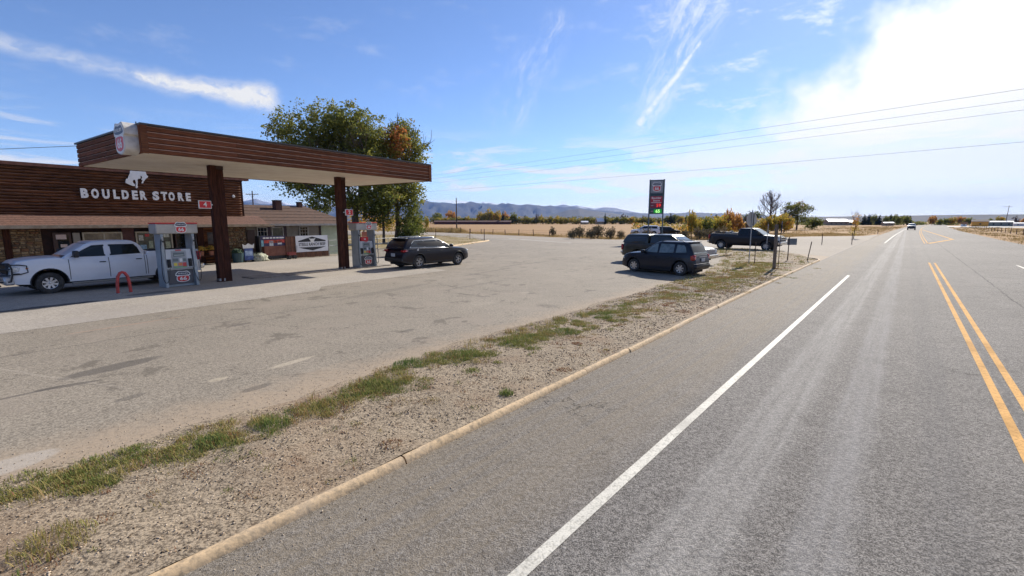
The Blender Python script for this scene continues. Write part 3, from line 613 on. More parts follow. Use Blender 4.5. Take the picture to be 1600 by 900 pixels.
# ---- fuel pumps
pump_g = mat('pump grey blue panel', (0.33, 0.37, 0.40), .4, .2, c2=(.27, .31, .34), scale=3)
pump_d = mat('pump dark base', (.10, .10, .11), .5, c2=(.075, .075, .08))
pump_h = mat('pump header silver', (.46, .44, .40), .45, .2, c2=(.38, .36, .33), scale=2)
pump_f = mat('pump face silver', (.50, .52, .54), .4, .3)
scr = mat('screen', (.12, .15, .15), .15)
def pump(label, s, u, variant):
    p = thing('fuel_pump', label, 'fuel pump', loc(u, s), CROT, 'fuel pumps under the canopy'); w2, d = .62, .62   # front (toward road) is -y, centre
    mb = MB(); mb.box(-.5, .5, .08, d - .08, .1, .78); mb.box(-.54, .54, .1, d - .1, .02, .1); mb.obj('cabinet', pump_g, p)
    mb = MB(); mb.box(-.46, .46, .04, .078, .12, .70, None, 0, .01); mb.obj('lower_panel', pump_d, p)
    mb = MB(); mb.box(-.50, .50, -.0, .10, .72, .76, None, 0, .006); mb.obj('ledge', steelp, p)
    # middle cabinet, leaning face
    mb = MB(); mb.add([(-.48, .02, .78), (.48, .02, .78), (.48, .56, .78), (-.48, .56, .78), (-.45, .10, 1.55), (.45, .10, 1.55), (.45, .50, 1.55), (-.45, .50, 1.55)], [(0, 3, 2, 1), (4, 5, 6, 7), (0, 1, 5, 4), (1, 2, 6, 5), (2, 3, 7, 6), (3, 0, 4, 7)]); mb.obj('upper_cabinet', pump_f, p)
    fy = lambda z: .02 + (z - .78) / .77 * .08
    def face(x0, x1, z0, z1, m, nm, o_=.006):
        mb = MB(); mb.add([(x0, fy(z0) - o_, z0), (x1, fy(z0) - o_, z0), (x1, fy(z1) - o_, z1), (x0, fy(z1) - o_, z1), (x0, fy(z0) + .01, z0), (x1, fy(z0) + .01, z0), (x1, fy(z1) + .01, z1), (x0, fy(z1) + .01, z1)], [(0, 1, 2, 3), (4, 7, 6, 5), (0, 4, 5, 1), (1, 5, 6, 2), (2, 6, 7, 3), (3, 7, 4, 0)]); return mb.obj(nm, m, p)
    face(-.27, .27, .80, 1.50, mat('pump console', (.30, .32, .34), .4), 'console')
    face(-.20, .20, 1.26, 1.42, scr, 'display', .012); face(-.17, .17, 1.30, 1.33, mat('display digits strip', (.45, .48, .46), .3), 'display_strip', .016)
    face(-.23, -.05, 1.06, 1.18, scr, 'grade_display', .012); face(.0, .10, 1.04, 1.18, whitep, 'notice', .012); face(.13, .23, 1.06, 1.17, scr, 'keypad', .012)
    face(-.22, -.10, .88, 1.0, mat('pump yellow', (.75, .60, .08), .5), 'grade_button', .012); face(-.06, .08, .88, 1.0, mat('pump orange', (.7, .22, .08), .5), 'grade_button', .012)
    face(.10, .23, .84, 1.0, mat('pump red label', (.6, .06, .06), .5), 'grade_label', .012); face(-.22, .22, .80, .84, mat('pump green', (.12, .35, .12), .5), 'grade_stripe', .012)
    face(-.10, .10, 1.50, 1.54, redp, 'red_badge', .014)
    for sx in (-1, 1):
        # nozzle boots, nozzles, hoses
        face(sx * .38 - .07, sx * .38 + .07, .82, 1.16, black, 'nozzle_boot', .02)
        mb = MB(); mb.tube([(sx * .38, -.05, .86), (sx * .38, -.07, 1.0), (sx * .38, -.04, 1.16)], .035, 8); mb.tube([(sx * .38, -.10, .92), (sx * .38, -.11, 1.1)], .012, 6); mb.obj('nozzle', black, p, True)
        hx = sx * .60; mb = MB(); pts = [(sx * .50, .05, 2.05), (hx * 1.04, -.05, 1.9), (hx * 1.12, -.10, 1.3), (hx * 1.16, -.12, .62), (hx * 1.1, -.14, .30), (hx * .98, -.16, .22), (hx * .84, -.16, .34), (hx * .74, -.12, .62), (sx * .40, -.08, .86)]
        cr = []
        for i in range(len(pts) - 1):
            a = [Vector(pts[max(0, min(len(pts) - 1, i + q))]) for q in (-1, 0, 1, 2)]
            for j in range(4): t = j / 4; cr.append(0.5 * ((2 * a[1]) + (a[2] - a[0]) * t + (2 * a[0] - 5 * a[1] + 4 * a[2] - a[3]) * t * t + (3 * a[1] - a[0] - 3 * a[2] + a[3]) * t ** 3))
        mb.tube(cr, .014, 6); mb.obj('hose', black, p, True)
        # tall side pylon, wide at the foot, curved front
        prof = [(.60, .02), (.64, .02), (.64, 2.22), (.02, 2.22), (.0, 2.15), (.015, 1.7), (-.0, 1.1), (-.05, .5), (-.08, .02)]
        mb = MB(); Mx = Matrix(((0, 1, 0, 0), (1, 0, 0, 0), (0, 0, 1, 0), (0, 0, 0, 1)))
        mb.prism(prof, sx * .50 if sx > 0 else -.60, sx * .60 if sx > 0 else -.50, Mx); mb.obj('side_pylon', pump_g, p, True, ang=25)
        mb = MB(); mb.box(sx * .55 - .035, sx * .55 + .035, -.035, -.0, 1.72, 2.1, None, 0, .01); mb.obj('hose_outlet', steelp, p)
        mb = MB(); mb.box(sx * .55 - .03, sx * .55 + .03, -.06, -.036, 1.86, 1.93); mb.obj('hose_coupling', black, p)
    # header box
    mb = MB(); mb.box(-.74, .74, -.06, .70, 2.2, 2.6, None, 0, .03); mb.obj('header', pump_h, p)
    mb = MB(); mb.box(-.745, .745, -.065, .705, 2.602, 2.65, None, 0, .01); mb.obj('header_stripe', redp, p)
    shield(p, Matrix.Translation((.12, -.062, 2.45)), .42, .46, 'emblem', .02)
    shield(p, Matrix.Translation((.06, .037, .42)), .52, .46, 'emblem', .015)
    if variant:
        mb = MB(); mb.box(-.30, .22, .14, .5, 1.551, 1.80, None, 0, .02); mb.obj('card_reader_box', redp, p); text('66', .14, whitep, p, Matrix.Translation((-.04, .135, 1.68)), 'numerals', .002, .003)
        mb = MB(); mb.box(-.18, .18, .2, .23, 1.82, 2.1); mb.obj('notice_board', mat('orange notice', (.55, .18, .1), .6), p)
    return p
p1 = pump('grey fuel pump beside the red hoop, in front of the white pickup', 7.98, -22.05, 0)
p2 = pump('grey fuel pump with a red box on its top, behind the dark SUV', 17.55, -22.15, 1)

# ---- red hoop bollard
hb = thing('hoop_bollard', 'red painted steel hoop bollard on the apron in front of the white pickup door', 'bollard', loc(-21.85, 5.98), CROT + R(-10))
mb = MB(); pts = [(-.19, 0, 0), (-.18, 0, .35), (-.14, 0, .64), (-.07, 0, .77), (0, 0, .80), (.07, 0, .77), (.14, 0, .64), (.18, 0, .35), (.19, 0, 0)]; mb.tube(pts, .052, 10); mb.obj('hoop', mat('worn red paint', (.55, .05, .045), .5, c2=(.35, .05, .04), scale=9, bump=.2), hb, True)
mb = MB(); [mb.box(x - .1, x + .1, -.09, .09, .0, .02) for x in (-.19, .19)]; mb.obj('base_plates', steelp, hb)

# ================================================================== STORE
ST = thing('roadside_store', 'long brown log-sided store with white lettering and a shingled awning behind the pumps', 'store', loc(-33.0, 10.0), CROT)
def SB(mb, u0, u1, s0, s1, z0, z1, mi=0, bev=0): return mb.box(s0 - 10, s1 - 10, -u1 - 33, -u0 - 33, z0, z1, None, mi, bev)   # -y faces the road
sid = mat('dark recessed siding', (.055, .022, .016), .75, c2=(.03, .014, .011), scale=5)
mb = MB(); SB(mb, -45, -33.12, -14, 15.9, 0, 5.35); mb.obj('wall', sid, ST)
mb = MB(); SB(mb, -45.2, -33.0, -14.2, 16.05, 5.36, 5.42); mb.obj('roof', mat('roof metal', (.2, .12, .09), .8), ST)
NL = 15; lh = (5.36 - 3.0) / NL
mbL = MB(); n = 8; pr = [(-.015 - .085 * math.sin(math.pi * k / n), lh * (k / n)) for k in range(n + 1)]
log_l = mat('lit log top', (0.36, 0.17, 0.095), 0.8, c2=(0.10, 0.04, 0.026), scale=4, stretch=(.5, 6, 6), attr=True)  # upper strips of each log painted paler, as if catching light
def log_mesh(L):
    mb = MB(); v = [(x, q[0], q[1]) for x in (0, L) for q in pr]; k = len(pr); f = [(i, i + 1, i + 1 + k, i + k) for i in range(k - 1)] + [tuple(range(k)), tuple(range(2 * k - 1, k - 1, -1)), (0, k, 2 * k - 1, k - 1)]
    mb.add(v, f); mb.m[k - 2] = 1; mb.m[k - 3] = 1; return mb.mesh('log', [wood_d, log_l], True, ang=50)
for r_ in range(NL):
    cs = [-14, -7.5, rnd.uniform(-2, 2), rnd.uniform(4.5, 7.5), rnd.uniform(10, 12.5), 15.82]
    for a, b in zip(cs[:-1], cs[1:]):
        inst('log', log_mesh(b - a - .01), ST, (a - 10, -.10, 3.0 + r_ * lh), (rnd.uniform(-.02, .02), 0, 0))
mb = MB(); SB(mb, -33.1, -32.86, 15.80, 15.96, 2.95, 5.40); mb.obj('corner_trim', wood_p, ST)
mb = MB(); SB(mb, -33.1, -32.72, -14.2, 16.35, 5.42, 5.58); mb.obj('parapet_cap', mat('reddish cap', (.2, .085, .055), .75, c2=(.13, .05, .035)), ST)
# pent roof awning over the front
mb = MB(); z0, z1 = 2.50, 3.05; y0, y1 = -1.45, -.10
for k in range(6):        # shingle courses stepped down the slope
    t0, t1 = k / 6, (k + 1) / 6; ya, yb = y0 + (y1 - y0) * t0, y0 + (y1 - y0) * t1; za, zb = z0 + (z1 - z0) * t0 + .02, z0 + (z1 - z0) * t1 + .01
    mb.add([(-24, ya, za), (6.9, ya, za), (6.9, yb + .05, zb + .02), (-24, yb + .05, zb + .02), (-24, ya, za - .035), (6.9, ya, za - .035), (6.9, yb + .05, zb - .03), (-24, yb + .05, zb - .03)], [(0, 1, 2, 3), (4, 7, 6, 5), (0, 4, 5, 1), (1, 5, 6, 2), (2, 6, 7, 3), (3, 7, 4, 0)])
mb.obj('awning_roof', shing_p, ST)
mb = MB(); mb.box(-24, 6.92, y0 - .05, y0 - .01, 2.36, 2.52); mb.obj('eave_board', eave_m, ST)
mb = MB(); mb.box(-24, 6.88, y0, -.1, 2.34, 2.37); mb.obj('awning_soffit', mat('awning soffit', (.14, .08, .06), .8), ST)
# door / windows. front wall plane y = -.0 ; recess panels
def panel(s0, s1, z0, z1, m, nm, y0=-.16, y1=.0, par=None, bev=0): mb = MB(); mb.box(s0 - 10, s1 - 10, y0, y1, z0, z1, None, 0, bev); return mb.obj(nm, m, par or ST)
stone_m = [mat('field stone ' + 'abcd'[i], c, .9, c2=tuple(q * .55 for q in c), scale=7, bump=.5, bscale=12) for i, c in enumerate([(.34, .22, .11), (.27, .14, .07), (.40, .29, .17), (.22, .15, .09)])]
mort = mat('stone mortar', (.16, .11, .07), .95)
def stones(s0, s1, z0, z1, yb, parent, ox, nm='stone_veneer', face=0):
    mb = MB(); z = z0
    while z < z1 - .02:
        h = rnd.uniform(.07, .17); h = min(h, z1 - z); s = s0
        while s < s1 - .02:
            w_ = min(rnd.uniform(.10, .32), s1 - s); g = .012; d = rnd.uniform(.03, .10)
            if s1 - s - w_ < .06: w_ = s1 - s
            a, b, c, e = s - ox + g, s + w_ - ox - g, z + g, z + h - g; j = lambda: rnd.uniform(-.014, .014)
            fr_ = [(a + .02 + j(), yb - d, c + .015 + j()), (b - .02 + j(), yb - d, c + .015 + j()), (b - .02 + j(), yb - d, e - .015 + j()), (a + .02 + j(), yb - d, e - .015 + j())]
            mb.add([(a, yb, c), (b, yb, c), (b, yb, e), (a, yb, e)] + fr_, [(4, 5, 6, 7), (0, 1, 5, 4), (1, 2, 6, 5), (2, 3, 7, 6), (3, 0, 4, 7)], None, rnd.choice([0, 0, 1, 2, 2, 3]))
            s += w_
        z += h
    o = mb.obj(nm, stone_m, parent); o['kind'] = 'stuff'; return o
for a, b in ((-6, 4.62), (4.85, 5.95)):
    panel(a, b, 0, 2.36, mort, 'mortar_bed', -.14, .12); stones(max(a, 2.5), b, 0.02, 2.34, -.142, ST, 10)
panel(4.62, 4.85, 0, 2.34, wood_p, 'door_post', -.24, .1)
panel(14.75, 15.92, 0, 2.34, mort, 'mortar_bed', -.14, .12); stones(14.76, 15.92, 0.02, 2.33, -.142, ST, 10)
frame_m = mat('dark window frame', (.045, .02, .016), .6); alu = mat('pale window frame', (.40, .36, .28), .6)
def window(s0, s1, z0, z1, fm, gm, mull=(), nm='window', par=None, ox=10, y=-.20, t=.07, bars=()):
    par = par or ST; mb = MB(); a, b = s0 - ox, s1 - ox
    mb.box(a, b, y, y + .12, z0, z0 + t); mb.box(a, b, y, y + .12, z1 - t, z1); mb.box(a, a + t, y + .001, y + .119, z0 + t, z1 - t); mb.box(b - t, b, y + .001, y + .119, z0 + t, z1 - t)
    for q in mull: mb.box(q - ox - t / 2, q - ox + t / 2, y + .002, y + .118, z0 + t, z1 - t)
    f = mb.obj(nm, fm, par)
    ed = [s0] + list(mull) + [s1]
    for p_, q_ in zip(ed[:-1], ed[1:]): mb = MB(); mb.box(p_ - ox + t / 2, q_ - ox - t / 2, y + .05, y + .07, z0 + t / 2, z1 - t / 2); mb.obj('pane', gm, f)
    if bars:
        mb = MB(); nx, nz = bars
        for i in range(1, nx): x = a + (b - a) * i / nx; mb.box(x - .012, x + .012, y + .03, y + .048, z0 + t, z1 - t)
        for i in range(1, nz): z = z0 + (z1 - z0) * i / nz; mb.box(a + t, b - t, y + .029, y + .049, z - .012, z + .012)
        mb.obj('glazing_bars', fm, f)
    return f
d1 = panel(6.35, 7.05, .02, 2.12, mat('store door', (.06, .03, .022), .5), 'door', -.19, -.12)
panel(6.52, 6.95, 1.0, 2.0, glass, 'door_glass', -.20, -.19, d1); panel(6.46, 6.86, 1.78, 2.02, mat('pinkish notice', (.62, .5, .48), .7), 'notice', -.212, -.203, d1); panel(6.6, 6.86, 1.36, 1.52, mat('pinkish notice', (.6, .5, .48), .7), 'notice', -.212, -.203, d1)
mb = MB(); mb.tube([(-3.03, -.24, 1.0), (-3.03, -.24, 1.3)], .015, 6); mb.obj('door_handle', steelp, d1)
panel(7.12, 7.40, .02, 2.1, mat('pale door jamb', (.30, .28, .25), .6), 'door_sidelight', -.20, -.12)
window(7.5, 9.2, .9, 2.12, alu, mat('curtained glass', (.22, .19, .13), .12, c2=(.08, .07, .05), scale=1.6, spec=.8), (8.4,))
panel(9.2, 9.75, 0, 2.34, mat('reddish panel', (.10, .035, .03), .7, c2=(.06, .02, .02)), 'wall_panel', -.17, -.1)
wn = window(9.8, 11.6, .85, 2.12, alu, mat('shop window glass', (.05, .08, .07), .08, c2=(.02, .03, .03), scale=2, spec=.8), (10.7,))
for i, (s, z, w_, h, c) in enumerate([(10.05, 1.75, .22, .3, (.55, .55, .5)), (10.35, 1.9, .2, .16, (.6, .06, .06)), (10.12, 1.2, .3, .3, (.25, .42, .6)), (10.5, 1.35, .2, .4, (.35, .4, .3)), (10.95, 1.85, .3, .26, (.62, .6, .55)), (11.3, 1.85, .3, .2, (.6, .62, .55)), (10.95, 1.35, .34, .3, (.55, .6, .5)), (11.35, 1.3, .24, .4, (.4, .45, .33)), (10.5, 1.0, .5, .14, (.5, .5, .52))]):
    panel(s - w_ / 2, s + w_ / 2, z - h / 2, z + h / 2, mat('window poster %s' % 'abcdefghi'[i], c, .6, c2=tuple(q * .5 for q in c), scale=12), 'poster', -.168, -.152, wn)
window(11.75, 12.9, .3, 2.1, frame_m, glass, (12.3,)); panel(12.95, 13.3, 0, 2.3, wood_p, 'wall_post', -.2, -.1)
for k in range(12):
    panel(13.3, 14.74, .05 + k * .19, .05 + k * .19 + .18, wood_d, 'log', -.24, -.1, None, .03)
panel(13.5, 14.2, 1.25, 2.0, mat('dark banner', (.03, .03, .035), .6, c2=(.09, .07, .06), scale=5), 'window_poster', -.26, -.245)
# lettering, each letter a part
SG = thing('store_lettering', 'row of white raised capitals reading BOULDER STORE on the log front', 'sign', loc(-32.70, 10.2, 4.16), CROT)
let_m = mat('letter white', (.86, .86, .85), .45, c2=(.8, .8, .79))
xs = {'B': 0, 'O': .42, 'U': .87, 'L': 1.30, 'D': 1.66, 'E': 2.10, 'R': 2.49}; word = [('B', 0.0), ('O', .47), ('U', .95), ('L', 1.41), ('D', 1.84), ('E', 2.30), ('R', 2.70), ('S', 3.36), ('T', 3.80), ('O', 4.20), ('R', 4.68), ('E', 5.12)]
for ch, x in word:
    text(ch, .64, let_m, SG, Matrix.Translation((-2.55 + x * .945 + .12, 0, 0)), 'letter', .03, .034, width=.31 if ch not in 'LE' else .26)
hp = [(9.88, 5.51), (9.98, 5.71), (10.33, 5.81), (10.61, 5.76), (10.61, 5.51), (10.63, 5.37), (10.71, 5.27), (10.65, 5.19), (10.58, 5.14), (10.52, 5.06), (10.46, 4.97), (10.43, 4.88), (10.37, 4.86), (10.36, 4.91), (10.42, 5.03), (10.37, 5.06), (10.38, 5.13), (10.42, 5.21), (10.39, 5.28), (10.34, 5.29), (10.34, 5.18), (10.3, 5.11), (10.23, 5.12), (10.18, 5.05), (10.18, 4.93), (10.15, 4.75), (10.16, 4.65), (10.12, 4.58), (10.07, 4.57), (10.06, 4.64), (10.08, 4.77), (10.09, 4.92), (10.07, 5.04), (10.0, 5.04), (9.95, 4.97), (9.96, 4.88), (10.05, 4.76), (10.03, 4.69), (9.94, 4.69), (9.79, 4.75), (9.63, 4.84), (9.62, 4.92), (9.67, 5.07), (9.74, 5.09), (9.8, 5.26), (9.86, 5.38)]
HS = thing('horse_cutout', 'white flat cutout of a bucking horse above the lettering, half hidden by the canopy', 'emblem', loc(-32.72, 10.2, 0), CROT)
mb = MB(); mb.prism([(x - 10.2 - .02, z) for x, z in hp], -.02, .02); mb.obj('silhouette', let_m, HS)
for s, z in ((4.55, 4.45), (15.3, 4.35)):
    fl = thing('flood_lamp', 'small round white flood lamp on the log front ' + ('near its right end' if s > 9 else 'at its left'), 'lamp', loc(-32.85, s, z), CROT)
    mb = MB(); mb.lathe([(0, -.16), (.08, -.15), (.10, -.1), (.05, -.02), (.03, 0)], 14); mb.obj('lamp_head', whitep, fl, True); mb = MB(); mb.tube([(0, 0, 0), (.02, .1, .08)], .02, 6); mb.obj('lamp_arm', black, fl)

# ---- house-like wing to the right
WG = thing('store_wing', 'low beige wing with brown shingled roof and chimneys, right of the log front', 'house', loc(-33.5, 19.0), CROT)
def WP(s0, s1, y0, y1, z0, z1, m, nm, par=None): mb = MB(); mb.box(s0 - 19, s1 - 19, y0, y1, z0, z1); return mb.obj(nm, m, par or WG)
beige = mat('beige siding', (.30, .265, .215), .8, c2=(.25, .215, .17), scale=2)
WP(16.3, 22.1, 0, 6.5, 0, 2.5, beige, 'wall'); WP(22.1, 24.2, .35, 6.2, 0, 2.45, mat('pale green siding', (.50, .56, .42), .8, c2=(.44, .5, .37)), 'wall')
for k in range(6):
    t0, t1 = k / 6, (k + 1) / 6; ya, yb = -.75 + 4.1 * t0, -.75 + 4.1 * t1; za, zb = 2.50 + 1.45 * t0, 2.50 + 1.45 * t1
    mb = MB(); e0, e1 = -2.92, 5.75 - 2.4 * t0 * .4
    mb.add([(e0, ya, za + .03), (5.75 - 1.9 * t0, ya, za + .03), (5.75 - 1.9 * t1, yb + .05, zb + .02), (e0, yb + .05, zb + .02), (e0, ya, za - .02), (5.75 - 1.9 * t0, ya, za - .02), (5.75 - 1.9 * t1, yb + .05, zb - .04), (e0, yb + .05, zb - .04)], [(0, 1, 2, 3), (4, 7, 6, 5), (0, 4, 5, 1), (1, 5, 6, 2), (2, 6, 7, 3), (3, 7, 4, 0)])
    mb.obj('shingle_course', shing, WG)
mb = MB(); mb.add([(-2.92, 3.4, 3.97), (3.85, 3.4, 3.97), (5.75, 7.4, 2.5), (-2.92, 7.4, 2.5), (-2.92, 3.4, 3.9), (3.85, 3.4, 3.9), (5.75, 7.4, 2.42), (-2.92, 7.4, 2.42)], [(0, 1, 2, 3), (4, 7, 6, 5), (0, 4, 5, 1), (1, 5, 6, 2), (2, 6, 7, 3), (3, 7, 4, 0)]); mb.add([(3.85, 3.38, 3.96), (5.75, -.7, 2.5), (5.75, 7.4, 2.48)], [(0, 1, 2)]); mb.obj('roof', shing, WG)
WP(16.1, 24.7, -.80, -.76, 2.38, 2.53, mat('grey gutter', (.38, .36, .33), .6, c2=(.28, .26, .24), scale=4), 'gutter')
for s, y, z1_, w_ in ((20.0, 2.2, 4.3, .5), (22.3, 3.0, 4.25, .34)):
    c_ = WP(s - w_ / 2, s + w_ / 2, y, y + w_, 3.1, z1_, mat('chimney brick', (.10, .04, .03), .85, c2=(.06, .03, .025), scale=12, bump=.4), 'chimney'); WP(s - w_ / 2 - .03, s + w_ / 2 + .03, y - .03, y + w_ + .03, z1_ + .001, z1_ + .06, trim_d, 'chimney_cap', c_)
kw = dict(par=WG, ox=19, y=-.08, t=.07); wf = mat('pale window trim', (.52, .49, .43), .6)
window(17.0, 17.75, 1.35, 2.3, wf, glass, (), **kw, bars=(3, 3)); window(18.05, 18.95, 1.3, 2.3, wf, mat('olive curtain glass', (.14, .13, .07), .15, c2=(.09, .085, .05)), (), **kw)
WP(17.82, 17.99, -.05, -.0, 1.25, 2.35, mat('dark shutter', (.06, .03, .035), .6), 'shutter'); WP(19.0, 19.2, -.05, -.0, 1.25, 2.35, mat('dark shutter', (.06, .03, .035), .6), 'shutter')
window(20.2, 20.95, 1.3, 2.33, wf, glass, (), **kw, bars=(3, 4))
WP(16.32, 16.85, -.05, -.002, .05, 2.1, mat('wing door', (.10, .06, .045), .6), 'door')
WP(21.9, 22.08, -.04, -.002, 0, 2.4, trim_d, 'downpipe')
stub = thing('porch_beam', 'pale beam end closing the awning at the stone pillar', 'beam', loc(-31.6, 15.6, 2.4), CROT)
mb = MB(); mb.box(-1.0, 1.7, .02, .14, -.06, .06); mb.obj('beam', eave_m, stub)

# ---- things along the front wall
pl = thing('rock_planter', 'whitish lichen covered boulder planter on the ground by the wing', 'planter', loc(-32.0, 16.3), CROT)
def blob(mb, cx, cy, cz, rx, ry, rz, seed=0, nz=.25, n=10, mi=0):
    v = [(cx, cy, cz + rz)]; m_ = n * 2
    for i in range(1, n):
        ph = math.pi * i / n
        for j in range(m_):
            th = 2 * math.pi * j / m_; d = Vector((math.sin(ph) * math.cos(th), math.sin(ph) * math.sin(th), math.cos(ph))); k = 1 + nz * noise.noise(d * 1.7 + Vector((seed, 0, 0))) + nz * .4 * noise.noise(d * 5 + Vector((seed, 5, 0)))
            v.append((cx + d.x * rx * k, cy + d.y * ry * k, max(cz + d.z * rz * k, 0)))
    v.append((cx, cy, max(0, cz - rz))); f = [(0, 1 + j, 1 + (j + 1) % m_) for j in range(m_)]
    for i in range(n - 2): f += [(1 + i * m_ + j, 1 + i * m_ + m_ + j, 1 + i * m_ + m_ + (j + 1) % m_, 1 + i * m_ + (j + 1) % m_) for j in range(m_)]
    f += [(len(v) - 1, 1 + (n - 2) * m_ + (j + 1) % m_, 1 + (n - 2) * m_ + j) for j in range(m_)]
    return mb.add(v, f, None, mi)
mb = MB(); blob(mb, 0, 0, .2, .6, .36, .30, 3, .4, 12); mb.obj('boulder', mat('lichen boulder', (.50, .50, .40), .95, c2=(.2, .21, .14), scale=9, bump=.6), pl, True, ang=60)
mb = MB()
for k in range(60): a, r = rnd.uniform(0, 6.28), rnd.uniform(0, .42); x, y = math.cos(a) * r, math.sin(a) * r * .6; mb.add([(x - .03, y, .38), (x + .03, y, .38), (x + rnd.uniform(-.08, .08), y + rnd.uniform(-.08, .08), .5 + rnd.uniform(0, .12))], [(0, 1, 2)])
mb.obj('foliage', mat('silver foliage', (.40, .44, .30), .8), pl, fix=False)
sw = thing('sandwich_board', 'blue and white upright board with a scalloped white top by the stone pillar', 'sign', loc(-31.9, 15.55), CROT)
mb = MB(); mb.box(-.28, .28, -.04, .04, .12, .95, None, 0, .01); mb.obj('board', mat('board blue', (.08, .14, .40), .5, c2=(.04, .07, .2), scale=5), sw)
mb = MB(); mb.prism([(-.36, .92), (.36, .92), (.38, 1.24), (.26, 1.12), (.16, 1.16), (0, 1.26), (-.16, 1.14), (-.26, 1.14), (-.38, 1.22)], -.05, -.042); mb.obj('scalloped_top', whitep, sw); mb = MB(); mb.box(-.24, .24, -.048, -.041, .42, .75); mb.obj('picture', mat('pale blue print', (.45, .56, .72), .5, c2=(.2, .3, .5), scale=7), sw)
mb = MB(); [mb.box(x - .02, x + .02, -.15, .15, 0, .12) for x in (-.24, .24)]; mb.obj('feet', black, sw)
tb = thing('planter_tub', 'dark teal planter tub at the foot of the stone pillar', 'planter', loc(-32.1, 14.95), CROT); mb = MB(); mb.lathe([(0, .0), (.30, .0), (.36, .62), (.32, .62), (.30, .52), (0, .5)], 16, Matrix.Rotation(R(90), 4, 'X') @ Matrix.Diagonal((1, 1, -1, 1))); 
mb.obj('tub', mat('teal tub', (.03, .07, .08), .5), tb, True)
mb = MB(); blob(mb, 0, 0, .72, .34, .3, .2, 9, .5, 8); mb.obj('foliage', mat('dark foliage', (.03, .06, .03), .9), tb)
for i, (u, s, lab) in enumerate([(-32.3, 12.9, 'potted yellow chrysanthemum nearest the white pickup tailgate'), (-32.3, 13.45, 'potted yellow chrysanthemum next to the near canopy post')]):
    f = thing('flower_pot', lab, 'flower pot', loc(u, s, .55), CROT, 'potted flowers under the awning')
    mb = MB(); mb.lathe([(0, 0), (.11, 0), (.15, .28), (.12, .28), (0, .26)], 12, Matrix.Rotation(R(90), 4, 'X')); mb.obj('pot', mat('clay pot', (.3, .12, .07), .8), f, True)
    mb = MB()
    for k in range(260):
        d = Vector((rnd.gauss(0, 1), rnd.gauss(0, 1), abs(rnd.gauss(0, 1)))).normalized() * .26 * rnd.uniform(.75, 1.05); c_ = d + Vector((0, 0, .36)); n_ = Vector((rnd.gauss(0, 1), rnd.gauss(0, 1), rnd.gauss(0, 1))).normalized() * .04; t_ = n_.orthogonal().normalized() * .04; mb.add([c_ - n_, c_ + t_, c_ + n_, c_ - t_], [(0, 1, 2, 3)], None, k % 4 == 0)
    mb.obj('flowers', [mat('yellow bloom', (.62, .40, .06), .7, c2=(.5, .25, .03)), mat('bloom leaf', (.07, .12, .03), .8)], f, fix=False)
st_ = thing('display_bench', 'low dark bench holding the potted flowers under the awning', 'bench', loc(-32.3, 13.2), CROT); mb = MB(); mb.box(-.6, .6, -.2, .2, .49, .545); mb.obj('bench_top', wood_p, st_)
for x in (-.52, .52): mb = MB(); mb.box(x - .04, x + .04, -.18, .18, 0, .49); mb.obj('leg', wood_p, st_)
rf = thing('feather_banner', 'narrow red upright banner beside the near canopy post under the awning', 'banner', loc(-32.2, 13.95), CROT); mb = MB(); mb.box(-.14, .14, -.01, .01, .3, 1.5); mb.obj('cloth', mat('banner red', (.4, .03, .04), .7, c2=(.25, .05, .1), scale=4), rf); mb = MB(); mb.tube([(-.15, 0, 0), (-.15, 0, 1.55)], .015, 6); mb.obj('pole', steelp, rf)
# merchandise poster box
mx = thing('merchandise_stand', 'dark stand with a red, white and blue poster above a brown crate front', 'stand', loc(-32.1, 17.35), CROT)
mb = MB(); mb.box(-.95, .95, 0, .5, .12, .30); mb.box(-.95, -.85, 0, .5, .0, 1.7); mb.obj('frame', black, mx); mb = MB(); mb.box(-.62, .92, -.02, .3, .30, .98); mb.obj('crate_front', mat('brown crate', (.22, .09, .06), .7, c2=(.16, .06, .04), scale=3), mx)
mb = MB(); mb.box(-.84, .93, .02, .06, .98, 1.68); po = mb.obj('poster', mat('navy poster', (.03, .04, .12), .5, c2=(.05, .02, .06), scale=3), mx)
for (x0, x1, z0, z1, c) in [(-.6, .88, 1.2, 1.42, (.6, .07, .05)), (-.25, .05, 1.0, 1.35, (.6, .62, .66)), (.35, .65, 1.08, 1.34, (.7, .72, .75)), (-.80, -.64, .98, 1.4, (.25, .5, .6)), (.05, .3, 1.2, 1.4, (.65, .12, .06))]:
    mb = MB(); mb.box(x0, x1, .008, .018, z0, z1); mb.obj('poster_print', mat('print %.2f' % x0, c, .5, c2=tuple(q * .5 for q in c), scale=9), po)
for k_, (x0, x1) in enumerate([(-.66, -.48), (-.44, -.24), (-.18, -.02), (.04, .22), (.28, .46), (.50, .84)]): mb = MB(); mb.box(x0, x1, .010, .018, 1.51, 1.60); mb.obj('poster_print', whitep, po)
